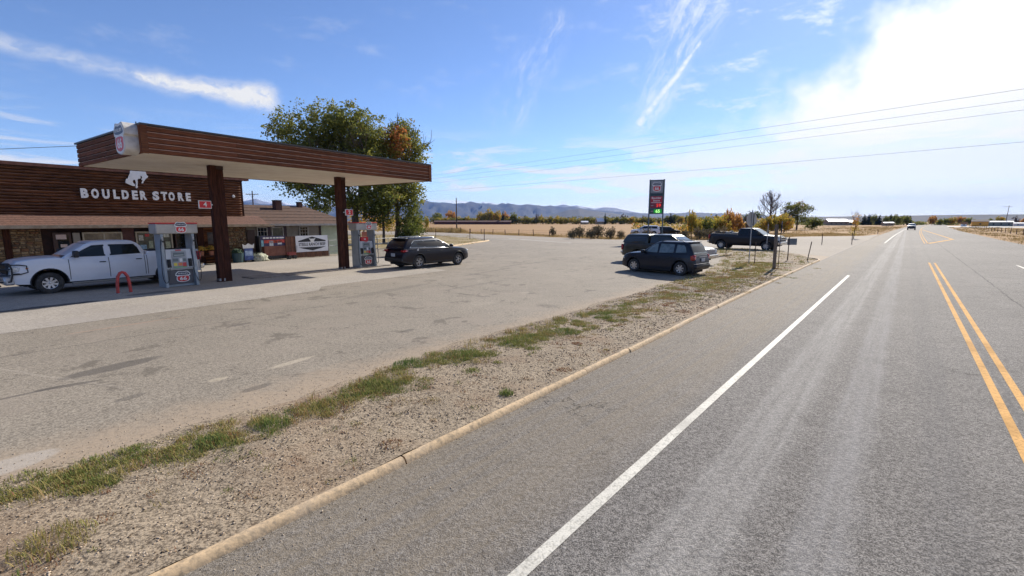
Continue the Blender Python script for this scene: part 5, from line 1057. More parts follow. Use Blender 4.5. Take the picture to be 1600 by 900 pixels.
# ---- black crew pickup with loose gear in its bed, leaving the junction
bp = paint('black truck paint', (.010, .008, .011), .0, .3, .2)
sp = dict(L=6.5, W=2.02, paint=bp, sill=.50, wheel=(.42, .28, 'steel'), arches=(2.12, -2.0), arch_r=.54, endr=.6, endk=.10, lift=.05, lean=.05, crown=.05,
          top=[(-3.25, 1.50), (-.56, 1.50), (-.55, 1.42), (1.3, 1.40), (1.8, 1.42), (2.9, 1.36), (3.2, 1.28), (3.25, 1.2)], bed=(-3.17, -.62),
          doors=[(-.42, .62, 1.25, False), (.62, 1.72, 1.22, False)], gaps=[-.52], handle=black,
          rings=[(1.40, -.5, 1.95, .93), (1.6, -.5, 1.62, .89), (1.8, -.45, 1.3, .84), (1.95, -.4, 1.1, .80), (2.0, -.35, 1.0, .77)],
          windows=[[(-.32, 1.48), (-.28, 1.88), (.52, 1.90), (.52, 1.47)], [(.66, 1.47), (.66, 1.90), (.95, 1.88), (1.25, 1.70), (1.52, 1.47)]],
          mirror=(1.5, 1.48), mirh=.28, glassm=glass, mirrorm=black, flare=.02)
BLK, hw, xsh, rows = vehicle('pickup_truck', 'black crew cab pickup with gear piled in its bed, beyond the stop sign', 'pickup truck', tuple(fr(137.6)(-46.9, -17.65)), R(-47.6), sp)
vbox(BLK, 'front_bumper', chrome, 3.1, 3.36, -.95, .95, .55, .85, .05); vbox(BLK, 'grille', black, 3.16, 3.29, -.6, .6, .88, 1.25, .02); vbox(BLK, 'headlamp', lampc, 3.05, 3.29, .64, .95, .95, 1.24, .03, True)
mb = MB(); mb.box(3.29, 3.31, -.6, .6, 1.04, 1.09); mb.box(3.29, 3.31, -.6, .6, 1.2, 1.25); mb.obj('grille_bars', chrome, BLK); vbox(BLK, 'tail_lamp', redl, -3.27, -3.14, .8, .99, 1.0, 1.4, .02, True); vbox(BLK, 'rear_bumper', chrome, -3.42, -3.2, -.9, .9, .62, .82, .03)
for i, (x, y, sx, sy, sz, c, nm, lb, ct) in enumerate([(-2.6, .2, .7, .5, .62, (.28, .18, .10), 'tarp_bundle', 'brown tarpaulin bundle heaped at the tail of the black pickup bed', 'bundle'), (-1.6, -.2, .5, .6, .58, (.35, .33, .3), 'gear_sack', 'pale sack lying in the middle of the black pickup bed', 'sack'), (-.95, .1, .28, .7, .66, (.5, .47, .42), 'tool_box', 'light tool chest across the front of the black pickup bed', 'tool box')]):
    p = fr(137.6)(-46.9 - 0, -17.65 + x); g = thing(nm, lb, ct, (p.x, p.y, .985), R(-47.6)); mb = MB()
    if nm == 'tool_box': mb.box(-sx, sx, -sy, sy, 0, .66, None, 0, .04)
    else: blob(mb, 0, y * .3, sz * .6, sx, sy, sz * .62, i * 3, .6, 9)
    mb.obj('chest' if nm == 'tool_box' else 'cover', mat('gear %d' % i, c, .8, c2=tuple(k * .4 for k in c), scale=5), g, True)

# ---- grey blue pickup far down the highway, coming this way
op = paint('blue white paint', (.30, .36, .42), .1, .3, .7)
sp = dict(sp, paint=op, W=2.1, doors=[], gaps=[], roofm=whitep); 
OT, hw, xsh, rows = vehicle('pickup_truck', 'blue and white pickup driving this way far down the highway', 'pickup truck', tuple(H(-.45, 196)), R(90 - 40.6 - 180), sp)
vbox(OT, 'front_bumper', black, 3.1, 3.4, -1.02, 1.02, .45, .98, .05); vbox(OT, 'grille', black, 3.16, 3.32, -.95, .95, .95, 1.28, .02); vbox(OT, 'headlamp', lampc, 3.2, 3.34, .68, .99, 1.0, 1.2, .03, True)
# ---- two vehicles standing in the brush beyond the side road
sp2 = dict(L=4.9, W=1.9, paint=wp, sill=.35, wheel=(.36, .24, 'steel'), arches=(1.5, -1.45), arch_r=.44, endr=.5, endk=.14, top=[(-2.45, 1.15), (.8, 1.12), (2.2, 1.0), (2.45, .85)], rings=[(1.12, -2.4, 1.2, .88), (1.4, -2.3, .7, .82), (1.65, -2.1, .3, .76)],
           windows=[[(-2.0, 1.2), (-1.85, 1.56), (-1.0, 1.58), (-1.0, 1.2)], [(-.9, 1.2), (-.9, 1.58), (.2, 1.58), (.75, 1.2)]], mirror=(.85, 1.12), glassm=glass)
a_, *_ = vehicle('parked_car', 'white car half hidden in brush behind the price sign post', 'car', (26.0, 90.0, 0), R(165), sp2)
a_.scale = (1.12, 1.12, 1.12)
b_, *_ = vehicle('parked_car', 'dark car half hidden in brush right of the price sign post', 'car', (30.6, 91.0, 0), R(8), dict(sp2, paint=bp))
# ================================================================== SIGNS, POSTS, POLES, WIRES
ps = thing('price_sign', 'tall grey price sign on two posts with red and green digit panels', 'sign', (18.0, 58.0, 0), R(-22))
sgm = mat('sign slate', (.07, .10, .12), .5, c2=(.05, .075, .09), scale=2)
for x in (-.84, .84): mb = MB(); mb.box(x - .075, x + .075, -.09, .09, 0, 7.85, None, 0, .01); mb.obj('sign_post', sgm, ps)
mb = MB(); mb.box(-.77, .77, -.05, .05, 3.62, 7.80, None, 0, .01); mb.obj('cabinet', sgm, ps)
def sp_(nm, x0, x1, z0, z1, m): mb = MB(); mb.box(x0, x1, -.09, -.052, z0, z1, None, 0, .008); return mb.obj(nm, m, ps)
sp_('logo_panel', -.72, .72, 6.22, 7.66, mat('logo panel grey', (.26, .27, .29), .5)); shield(ps, Matrix.Translation((.0, -.092, 6.95)), 1.05, 1.2, 'emblem', .02)
sp_('grade_strip', -.66, .66, 5.88, 6.06, mat('strip dark', (.02, .05, .06), .5))
rp = sp_('store_panel', -.70, .70, 4.95, 5.78, mat('store panel red', (.42, .03, .05), .5)); text('Boulder', .34, whitep, rp, Matrix.Translation((0, -.095, 5.58)), 'lettering', .004, .004, width=1.15); text('Store', .32, whitep, rp, Matrix.Translation((0, -.095, 5.26)), 'lettering', .004, .004, width=.8)
mb = MB(); mb.box(-.6, .6, -.096, -.091, 4.99, 5.04); mb.obj('rule', whitep, rp)
r2 = sp_('price_panel', -.70, .70, 4.38, 4.94, mat('price panel maroon', (.22, .02, .04), .5)); led_r = mat('red digits', (.8, .03, .03), .4, emit=(1, .05, .02, .6)); led_g = mat('green digits', (.03, .7, .05), .4, emit=(.05, 1, .08, 1.6))
text('59', .56, led_r, r2, Matrix.Translation((.28, -.095, 4.66)), 'digits', .004, .004); text('9', .2, whitep, r2, Matrix.Translation((-.42, -.095, 4.66)), 'lettering', .003, .003) if False else None
r3 = sp_('price_panel', -.70, .70, 3.70, 4.22, mat('price panel dark', (.03, .07, .08), .5)); mb = MB(); mb.box(-.26, .68, -.096, -.09, 3.73, 4.19); mb.obj('digit_window', mat('green window', (.02, .20, .03), .4, emit=(.0, .5, .03, .25)), r3); text('65', .54, mat('bright green digits', (.5, .9, .3), .4, emit=(.5, 1, .3, 1.0)), r3, Matrix.Translation((.22, -.10, 3.95)), 'digits', .004, .004)
for p_, z in ((r2, 4.66), (r3, 3.95)): mb = MB(); mb.box(-.62, -.34, -.096, -.091, z - .06, z + .06); mb.obj('grade_label', mat('dull grade label', (.35, .25, .28), .5), p_)

stp = thing('stop_sign', 'back of a silver octagonal stop sign on a metal post at the verge tip', 'road sign', (15.15, 29.2, 0), R(24.0 + 180) + 0.0)
oc = [(.455 * math.cos(R(22.5 + 45 * k)) / math.cos(R(22.5)), .455 * math.sin(R(22.5 + 45 * k)) / math.cos(R(22.5)) + 2.82) for k in range(8)]
bare = mat('bare sign back', (.42, .41, .38), .5, .5, c2=(.34, .33, .31), scale=3)
mb = MB(); mb.prism(oc, -.035, -.031); mb.obj('sign_face', redp, stp); mb = MB(); mb.prism(oc, -.0305, -.026); mb.obj('sign_plate', bare, stp)
text('STOP', .30, whitep, stp, Matrix.Translation((0, -.038, 2.82)), 'lettering', .001, .01, width=.72)
mb = MB(); mb.box(-.025, .025, -.024, .02, 0, 3.42, None, 0, .006); mb.obj('post', steelp, stp)
mb = MB(); mb.box(-.20, -.15, -.024, .0, 2.42, 3.22); mb.box(-.20, .025, .0, .004, 2.5, 2.55); mb.obj('brace', mat('dark brace', (.12, .12, .11), .6), stp)
def post(name, label, x, y, h, r, m, lean=(0, 0), cat='post', sq=False, z0=0.03, group=None):
    p = thing(name, label, cat, (x, y, z0), 0, group); mb = MB()
    if sq: mb.box(-r, r, -r * .4, r * .4, 0, h, None, 0, r * .2); o = mb.obj('post_shaft', m, p); o.rotation_euler = (math.atan2(-lean[1], h), math.atan2(lean[0], h), R(20))
    else: mb.tube([(0, 0, -.03), (lean[0] * .5, lean[1] * .5, h * .5), (lean[0], lean[1], h)], r, 8); mb.obj('post_shaft', m, p, True)
    return p
rust = mat('rusty steel', (.10, .055, .04), .8, .2, c2=(.05, .03, .025), scale=9); wthr = mat('weathered grey wood', (.24, .18, .13), .9, c2=(.12, .09, .07), scale=5, stretch=(9, 9, .7), bump=.4)
post('metal_post', 'thin dark channel post beside the foot of the stop sign', 15.35, 28.9, 1.35, .03, rust, sq=True)
post('metal_post', 'pale thin metal post standing before the front wheel of the black pickup', 23.25, 41.9, 2.45, .035, steelp, sq=True)
wp_ = post('timber_post', 'thick weathered timber sign post in the weeds near the verge tip', 14.72, 25.6, 2.5, .09, wthr, (.02, .1))
bs = thing('road_sign', 'dark blue sign seen nearly edge-on beside the thick timber post', 'road sign', (15.05, 25.75, .03), R(62))
mb = MB(); mb.box(-.40, .40, -.012, .0, 2.05, 2.68, None, 0, .003); mb.obj('sign_plate', mat('sign slate blue', (.06, .09, .15), .4), bs); mb = MB(); mb.box(-.025, .025, .001, .035, 0, 2.5); mb.obj('post', rust, bs)
gs = thing('road_sign', 'low grey rectangular sign seen from behind right of the timber post', 'road sign', (18.91, 31.38, .03), R(-6))
mb = MB(); mb.box(-.10, .52, -.0, .012, 1.08, 1.52, None, 0, .003); mb.obj('sign_plate', mat('sign back grey', (.17, .19, .20), .5, c2=(.12, .14, .15)), gs); mb = MB(); mb.box(-.025, .025, -.035, -.001, 0, 1.62); mb.obj('post', rust, gs)
post('marker_post', 'dark marker post leaning to the right at the end of the yellow kerb', 19.95, 30.87, 1.38, .035, rust, (.42, .1), sq=True)
post('marker_post', 'dark upright marker post across the side road, left of the small birch', 36.63, 54.29, 1.3, .05, rust, sq=True, z0=0)
post('marker_post', 'dark marker post across the side road, under the small birch', 40.4, 54.6, 1.35, .05, rust, (-.05, 0), sq=True, z0=0)
post('marker_post', 'small dark marker post farthest along the highway edge', 77.5, 97.6, 1.0, .07, rust, sq=True, z0=0)
post('marker_post', 'short dark stake in the yellow weeds left of the stop sign', 17.3, 37.0, .95, .025, rust, sq=True)
lg = thing('driftwood_branch', 'short dark dead branch lying on the verge near the stop sign', 'branch', (16.1, 34.6, .03), R(20)); mb = MB(); mb.tube([(-.8, 0, .03), (-.2, .1, .06), (.3, 0, .10), (.8, .15, .22)], .05, 6, .02); mb.tube([(.2, 0, .1), (.4, -.3, .16)], .03, 5, .01); mb.obj('wood', mat('dead wood', (.08, .065, .05), .9), lg)
for i, (x, y, h) in enumerate([(-12.0, 72.5, 1.55), (-6.4, 69.9, 1.6), (-3.8, 63.1, 1.65)]):
    post('lawn_post', ['thin dark post on the dry lawn nearest the trees', 'thin dark post in the middle of the dry lawn edge', 'thin dark post by the kerb end of the dry lawn'][i], x, y, h, .045, rust, z0=.03)
# utility poles
polem = mat('tarred pole', (.05, .035, .028), .9, c2=(.09, .065, .05), scale=3, stretch=(6, 6, .5))
def upole(label, x, y, h, arm, rz=0, lean=0):
    p = thing('utility_pole', label, 'utility pole', (x, y, -.05), rz); mb = MB(); mb.tube([(0, 0, 0), (lean, 0, h)], .17, 10, .11); mb.obj('pole_shaft', polem, p, True)
    if arm:
        mb = MB(); mb.box(-arm, arm, -.15, -.05, h - .75, h - .63); mb.tube([(-arm * .5, -.1, h - .7), (0, -.1, h - 1.3)], .02, 4); mb.tube([(arm * .5, -.1, h - .7), (0, -.1, h - 1.3)], .02, 4); mb.obj('crossarm', polem, p)
        for x_ in (-arm * .9, -arm * .45, arm * .9): mb = MB(); mb.tube([(x_, -.1, h - .63), (x_, -.1, h - .48)], .04, 6); mb.obj('insulator', mat('insulator', (.3, .32, .3), .3), p)
    return p
upole('bare dark pole standing alone at the edge of the straw field', -14.55, 121.5, 8.85, 0)
upole('utility pole with a crossarm rising behind the brown shingled wing', -52.9, 95, 8.9, 1.3)
upole('leaning utility pole with a crossarm right of the highway', 277.5, 260, 11.6, 2.0, R(-20), .6)
upole('utility pole at the right edge of the view beyond the field', 313, 282, 9.6, 2.0, R(-20))
upole('wooden utility pole carrying the overhead wires, hidden behind the big tree', -35.0, 109.0, 10.8, 2.6, R(50))
upole('wooden utility pole carrying the overhead wires near the highway', 62.0, -8.0, 10.8, 2.6, R(50))
wire = mat('aluminium wire', (.14, .14, .145), .5, .3)
for A_, B_, z_, lb in (((30.18, 28.39), (-3.76, 68.98), 10.5, 'topmost of the four overhead wires'), ((32.68, 30.65), (-4.04, 74.2), 10.45, 'second overhead wire from the top'), ((35.44, 33.14), (-4.44, 81.41), 10.4, 'third overhead wire from the top'), ((34.02, 31.5), (-3.97, 72.5), 8.0, 'lowest overhead wire, well below the other three')):
    a, b = Vector(A_), Vector(B_); p = []
    for k in range(41): t = -.95 + (1.87 + .95) * k / 40; q = a + (b - a) * t; p.append((q.x, q.y, z_ + .5 * ((t - .46) / 1.41) ** 2 - .12))
    mb = MB(); mb.tube(p, .010, 5); tag(mb.obj('overhead_wire', wire, None, True), lb + ' crossing the sky', 'wire', 'overhead wires')
mb = MB(); mb.tube([loc(-27.5, 6.6, 6.0), loc(-31, 3.5, 5.7), loc(-34, .5, 5.55)], .012, 5); tag(mb.obj('overhead_wire', wire, None, True), 'short cable from the canopy corner down to the store roof', 'wire')
# field fence: posts and wire strands
def fence(label, pts, step, h=1.15, name='wire_fence'):
    f = thing(name, label, 'fence', (pts[0][0], pts[0][1], -.03)); o = Vector((pts[0][0], pts[0][1], 0)); mb0 = MB(); mb0.tube([(0, 0, 0), (0, 0, h)], .075, 6, .06); pm_ = mb0.mesh('fence_post', polem, True); P_ = []
    for a, b in zip(pts[:-1], pts[1:]):
        a, b = Vector((*a, 0)), Vector((*b, 0)); n = max(1, int((b - a).length / step))
        for k in range(n): P_.append(a + (b - a) * k / n)
    P_.append(Vector((*pts[-1], 0)))
    for p in P_: q = inst('fence_post', pm_, f, p - o, (rnd.uniform(-.06, .06), rnd.uniform(-.06, .06), 0), (1, 1, rnd.uniform(.85, 1.15)))
    for z in (.35, .7, 1.05): mb = MB(); mb.tube([(p.x - o.x, p.y - o.y, z) for p in P_], .012, 4); mb.obj('wire_strand', rust, f)
    return f
fence('low post and wire fence along the straw field beyond the side road', [(-44, 141), (-17.5, 115.5), (6.7, 82.5), (13, 73)], 4.5)
fence('post and wire fence right of the highway', [tuple(H(17, s)[:2]) for s in (60, 110, 160, 220, 290)], 7.5, 1.2)

# ================================================================== TREES
leafg = tmat('cottonwood leaf', [(0, (.055, .075, .018)), (.35, (.15, .175, .04)), (.65, (.29, .27, .06)), (.82, (.30, .24, .05)), (1, (.46, .17, .06))], .7, .45)
leafy = tmat('autumn yellow leaf', [(0, (.11, .12, .03)), (.4, (.30, .26, .05)), (.75, (.56, .37, .06)), (1, (.52, .20, .05))], .7, .45)
leafo = tmat('rust leaf', [(0, (.16, .12, .04)), (.5, (.48, .24, .07)), (1, (.58, .34, .10))], .7, .45)
leafc = tmat('conifer needle', [(0, (.012, .022, .012)), (.6, (.03, .045, .02)), (1, (.05, .065, .03))], .8, .1)
leafb = tmat('bare twig', [(0, (.09, .065, .055)), (.6, (.16, .12, .10)), (1, (.24, .18, .13))], .9)
leafs = tmat('sage leaf', [(0, (.06, .06, .035)), (.5, (.15, .13, .075)), (.8, (.27, .20, .12)), (1, (.36, .24, .13))], .85, .2)
bark = mat('grey bark', (.11, .085, .065), .95, c2=(.05, .04, .032), scale=3, bump=.8, bscale=8, stretch=(4, 4, 1))
def leaf_cloud(blobs, nclus, per, leaf, spread, seed=1, flat=.8):
    """blobs: (x, y, z, rx, ry, rz, tint, weight)"""
    rs = np.random.RandomState(seed); wts = np.array([b[7] * (b[3] * b[4] * b[5]) ** .7 for b in blobs]); wts /= wts.sum(); V, Tn = [], []
    for b, n in zip(blobs, rs.multinomial(nclus, wts)):
        d = rs.randn(n, 3); d /= np.linalg.norm(d, axis=1)[:, None]; r = rs.rand(n) ** .42
        lump = np.array([1 + .42 * noise.noise(Vector(q * 2.1) + Vector((seed * 3.1 + b[0], b[2], 0))) for q in d])
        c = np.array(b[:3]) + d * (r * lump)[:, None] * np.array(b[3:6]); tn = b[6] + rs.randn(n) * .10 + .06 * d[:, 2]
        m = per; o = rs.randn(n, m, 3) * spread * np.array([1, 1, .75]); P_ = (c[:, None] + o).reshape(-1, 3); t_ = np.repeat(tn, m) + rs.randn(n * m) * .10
        V.append(P_); Tn.append(t_)
    P_ = np.concatenate(V); t_ = np.clip(np.concatenate(Tn), 0, 1); N = len(P_)
    a = rs.randn(N, 3); a[:, 2] *= .7; a /= np.linalg.norm(a, axis=1)[:, None]; b_ = np.cross(a, rs.randn(N, 3)); b_ /= np.linalg.norm(b_, axis=1)[:, None]
    s = leaf * rs.uniform(.6, 1.25, N)[:, None]; a *= s; b_ *= s * .62
    Q = np.stack([P_ - a, P_ + b_, P_ + a, P_ - b_], 1).reshape(-1, 3)
    return Q, np.arange(4 * N).reshape(-1, 4), t_
def crown(name, parent, m, *args, **kw):
    Q, F, t_ = leaf_cloud(*args, **kw); o = bpy.data.objects.new(name, arr_mesh(name, Q, F, m, t_)); col.objects.link(o); o.parent = parent; return o
def limbs(mb, p, d, L, r, depth, rg, spread=.6, n=3, sides=7, up=.25):
    pts = [p]; q = Vector(p); dd = Vector(d).normalized()
    for k in range(4): dd = (dd + Vector((rg.gauss(0, .12), rg.gauss(0, .12), rg.gauss(0, .06) + up * .15))).normalized(); q = q + dd * L / 4; pts.append(q.copy())
    mb.tube(pts, r, max(4, sides), r * .55)
    if depth > 0:
        for k in range(n + (depth > 1)):
            t = rg.uniform(.45, 1); i = min(3, int(t * 4)); bp_ = pts[i] + (pts[i + 1] - pts[i]) * (t * 4 - i)
            nd = (dd + Vector((rg.gauss(0, spread), rg.gauss(0, spread), rg.gauss(0, spread * .5) + up * .5))).normalized()
            limbs(mb, bp_, nd, L * rg.uniform(.55, .78), r * .5, depth - 1, rg, spread, n, sides - 1, up)
# big cottonwood behind the canopy
BT = thing('cottonwood_tree', 'largest green cottonwood, spreading above and below the canopy roof', 'tree', (-18.9, 55.9, 0))
rg = random.Random(4); mb = MB(); mb.tube([(0, 0, -.1), (.05, 0, 1.5), (-.1, .1, 3.2), (.1, 0, 5)], .5, 12, .34); o = mb.obj('trunk', bark, BT, True)
mb = MB()
for d in ((-.8, .1, .75), (-.35, -.3, 1), (.25, .2, 1.1), (.7, -.1, .9), (-1.1, .1, .35), (.1, .5, .8)): limbs(mb, Vector((0, 0, rg.uniform(2.8, 4.8))), d, 5.2, .22, 3, rg, .5, 3, 8, .3)
mb.obj('limbs', bark, BT, True)
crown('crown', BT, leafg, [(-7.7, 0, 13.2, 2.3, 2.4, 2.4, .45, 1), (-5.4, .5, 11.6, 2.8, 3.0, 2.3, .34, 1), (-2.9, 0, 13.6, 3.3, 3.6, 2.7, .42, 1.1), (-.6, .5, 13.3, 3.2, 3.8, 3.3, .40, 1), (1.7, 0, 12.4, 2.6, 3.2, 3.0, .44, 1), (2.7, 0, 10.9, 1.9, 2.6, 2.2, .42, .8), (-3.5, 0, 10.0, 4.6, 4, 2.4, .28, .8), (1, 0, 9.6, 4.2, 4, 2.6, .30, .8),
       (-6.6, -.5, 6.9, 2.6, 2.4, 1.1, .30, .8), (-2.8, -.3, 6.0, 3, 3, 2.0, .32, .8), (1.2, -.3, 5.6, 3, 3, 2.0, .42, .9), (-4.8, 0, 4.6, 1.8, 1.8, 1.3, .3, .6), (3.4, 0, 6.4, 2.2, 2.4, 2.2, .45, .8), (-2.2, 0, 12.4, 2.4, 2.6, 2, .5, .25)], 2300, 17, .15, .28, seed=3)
RT = thing('cottonwood_tree', 'slimmer cottonwood with an orange red patch high on its right side', 'tree', (-15.1, 60.0, 0))
mb = MB(); mb.tube([(0, 0, -.1), (.3, 0, 2), (.2, .1, 5), (.6, 0, 9)], .36, 10, .22); mb.obj('trunk', bark, RT, True); mb = MB()
for z, d in ((4, (.6, 0, .8)), (5, (-.5, .2, .9)), (7, (.4, -.2, 1)), (8.5, (0, 0, 1)), (8, (.8, .1, .8))): limbs(mb, Vector((.3, 0, z)), d, 4, .14, 2, rg, .5, 3, 7, .3)
mb.obj('limbs', bark, RT, True)
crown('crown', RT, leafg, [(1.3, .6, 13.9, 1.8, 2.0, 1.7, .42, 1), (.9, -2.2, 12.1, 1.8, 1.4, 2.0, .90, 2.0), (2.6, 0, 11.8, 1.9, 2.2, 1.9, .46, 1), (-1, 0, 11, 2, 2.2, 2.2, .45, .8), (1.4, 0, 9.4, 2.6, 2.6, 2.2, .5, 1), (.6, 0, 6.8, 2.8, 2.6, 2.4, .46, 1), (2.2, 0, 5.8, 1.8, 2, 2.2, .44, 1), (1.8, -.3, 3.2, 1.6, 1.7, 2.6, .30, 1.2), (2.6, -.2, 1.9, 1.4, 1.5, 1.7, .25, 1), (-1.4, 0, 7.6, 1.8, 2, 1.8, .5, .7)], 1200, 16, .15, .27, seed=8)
DT = thing('dark_shrub_tree', 'small dark leafy tree with low drooping branches between the two cottonwoods', 'tree', (-15.6, 55.9, 0))
mb = MB(); mb.tube([(0, 0, -.1), (.05, 0, 1.6), (-.05, 0, 4)], .20, 8, .1); limbs(mb, Vector((0, 0, 2.4)), (-.9, 0, .4), 2, .08, 2, rg); limbs(mb, Vector((0, 0, 3)), (.6, 0, .6), 2, .08, 2, rg); mb.obj('trunk', bark, DT, True)
crown('crown', DT, leafg, [(-1.3, 0, 3.8, 1.6, 1.5, .9, .08, 1), (0, 0, 4.6, 1.5, 1.5, 1.2, .2, 1), (-.4, 0, 2.7, 1.5, 1.2, .5, .1, .5), (.4, .2, 3.4, 1, 1, 1, .35, .6)], 130, 15, .16, .3, seed=12)
BB = thing('yellow_tree_clump', 'yellow leaved tree clump seen low between the trunks behind the far pump', 'tree', (-29, 96, 0)); mb = MB(); mb.tube([(0, 0, 0), (0, 0, 2)], .2, 6); mb.obj('trunk', bark, BB)
crown('crown', BB, leafy, [(-3, 0, 2.6, 3, 2, 2.0, .6, 1), (0, 0, 3.0, 3, 2, 2.2, .75, 1), (3.4, 0, 2.8, 2.6, 2, 2.0, .6, 1)], 160, 14, .22, .4, seed=31)
BU = thing('evergreen_bush', 'dark green bush at the foot of the slim cottonwood, behind the dark SUV', 'bush', (-12.6, 57.4, 0))
crown('foliage', BU, leafg, [(0, 0, 1.3, 1.1, 1.2, 1.3, .2, 1), (-.6, 0, .8, 1, 1, .8, .1, .7)], 120, 14, .14, .25, seed=14); mb = MB(); mb.tube([(0, 0, 0), (0, 0, .9)], .08, 6); mb.obj('stem', bark, BU)

# kinds for the rest: unit meshes, height 1, radius 1
def kind(name, m, blobs, ncl, per, leaf, spread, seed):
    Q, F, t_ = leaf_cloud(blobs, ncl, per, leaf, spread, seed=seed); return arr_mesh('crown', Q, F, m, t_)
_tr = MB(); _tr.tube([(0, 0, 0), (.01, 0, .3), (0, .02, .55)], .07, 6, .03); TRK = _tr.mesh('trunk', bark, True)
KM = {}
for k_, (m, bl) in {'g': (leafg, [(0, 0, .62, .7, .7, .34, .42, 1), (-.4, 0, .45, .5, .5, .28, .35, .8), (.42, 0, .46, .5, .5, .28, .5, .8)]), 'y': (leafy, [(0, 0, .6, .7, .7, .36, .5, 1), (-.45, 0, .42, .5, .5, .3, .35, .8), (.4, .1, .44, .52, .5, .3, .7, .8)]),
                    'o': (leafo, [(0, 0, .62, .7, .7, .34, .5, 1), (-.35, 0, .42, .55, .5, .3, .3, .8), (.4, 0, .5, .45, .5, .28, .7, .8)]), 'b': (leafb, [(0, 0, .6, .6, .6, .36, .5, 1), (-.3, 0, .4, .6, .5, .28, .4, .8), (.3, 0, .45, .5, .5, .25, .7, .6)]),
                    'c': (leafc, [(0, 0, .18, .85, .85, .14, .3, 1), (0, 0, .38, .66, .66, .14, .4, .9), (0, 0, .58, .48, .48, .14, .5, .8), (0, 0, .76, .3, .3, .13, .6, .7), (0, 0, .9, .14, .14, .1, .7, .5)])}.items():
    KM[k_] = [kind(k_, m, bl, 140 if k_ != 'b' else 50, 8, .08, .07, sd_) for sd_ in (1, 2, 3)]
NMK = {'g': ('leafy_tree', 'olive green leafy tree'), 'y': ('yellow_tree', 'yellow green autumn tree'), 'o': ('rust_tree', 'rust orange autumn tree'), 'b': ('thinning_tree', 'greyish brown thinning tree'), 'c': ('conifer_tree', 'dark conifer')}
def tree(x, y, h, r, k, label, group=None, i=0, name=None):
    t = thing(name or NMK[k][0], label, 'tree' if h > 2.6 else 'bush', (x, y, -.05), rnd.uniform(0, 6), group); t.scale = (r, r, h)
    inst('crown', KM[k][i % 3], t); inst('trunk', TRK, t, scale=(.8 / r, .8 / r, 1) if r > 1 else (1, 1, 1)); return t
FT = [(-26.4, 130, 4.5, 1.6, 'y'), (-27.7, 150, 4.4, 1.3, 'y'), (-74.0, 460, 11.7, 7.2, 'g'), (-63.1, 480, 14.1, 7.1, 'o'), (-43.4, 450, 7.7, 5.5, 'y'), (-49.1, 450, 6.5, 3.9, 'g'), (-29.5, 440, 11.9, 5.3, 'y'), (-21.5, 440, 14.4, 7.6, 'y'), (-13.7, 445, 13.3, 5.4, 'y'), (-17.6, 450, 10.3, 4.7, 'g'), (-7.0, 455, 11.6, 5.5, 'o'), (-1.9, 450, 6.5, 3.5, 'y'), (1.9, 450, 10.9, 4.7, 'g'), (-8.4, 430, 12.3, 2.2, 'c'), (12.9, 460, 9.1, 4.0, 'c'), (23.9, 450, 10.3, 3.1, 'b'), (28.6, 455, 9.1, 3.9, 'y'), (45.0, 460, 8.5, 3.6, 'y'), (37.8, 450, 7.7, 3.1, 'g'), (61.1, 460, 7.8, 4.8, 'g'), (72.1, 460, 7.2, 4.0, 'y'), (80.4, 460, 6.6, 3.2, 'g'), (86.6, 430, 10.5, 1.9, 'c'), (98.6, 455, 7.8, 3.6, 'b'), (111.3, 460, 9.8, 6.4, 'b'), (102.0, 450, 7.7, 3.1, 'g'), (122.2, 460, 7.8, 3.6, 'g'), (130.0, 460, 8.5, 4.0, 'b'), (150.8, 440, 10.7, 3.1, 'c'), (158.0, 450, 9.6, 5.5, 'g'), (160.6, 440, 8.2, 4.6, 'y'), (169.9, 450, 9.0, 3.5, 'g'), (151.0, 450, 8.4, 3.9, 'g'), (198.3, 450, 9.6, 4.7, 'c'), (204.5, 450, 9.0, 3.5, 'c'), (212.1, 450, 9.6, 3.1, 'c'), (197.3, 430, 7.5, 7.5, 'g'), (259.2, 340, 7.9, 2.9, 'c'), (266.3, 345, 8.5, 2.7, 'c'), (266.3, 340, 7.9, 2.9, 'g'), (266.1, 335, 7.4, 2.9, 'c'), (282.3, 345, 8.5, 2.7, 'c'), (281.5, 340, 7.9, 2.7, 'g'), (287.7, 340, 7.5, 2.9, 'g'), (292.4, 340, 7.5, 2.4, 'c'), (281.5, 330, 6.9, 3.4, 'g'), (266.8, 330, 6.9, 2.9, 'g'), (300.0, 330, 6.9, 3.7, 'o'), (305.5, 330, 4.5, 2.9, 'g'), (318.6, 340, 5.1, 3.5, 'g'), (323.4, 340, 6.0, 4.1, 'y'), (334.4, 345, 6.6, 4.8, 'o'), (331.3, 335, 5.5, 4.1, 'g'), (364.3, 345, 6.6, 4.2, 'y'), (370.0, 340, 6.5, 3.5, 'b'), (383.6, 345, 5.6, 4.2, 'o'), (362.2, 350, 5.1, 3.0, 'g'), (398.1, 345, 6.1, 4.8, 'g'), (276.0, 330, 6.4, 2.9, 'g')]
ORD = ['', 'second', 'third', 'fourth', 'fifth', 'sixth', 'seventh', 'eighth', 'ninth', 'tenth', 'eleventh', 'twelfth', 'thirteenth']
def region(x, y): return 0 if y < 200 else 1 if x < 215 else 2 if x < 299 else 3
PLC = ['', 'in the row beyond the straw field', 'in the far row left of the highway', 'in the far row right of the highway']
KW = {'g': 'olive green tree', 'y': 'yellow green tree', 'o': 'rust orange tree', 'b': 'greyish thinning tree', 'c': 'dark conifer'}
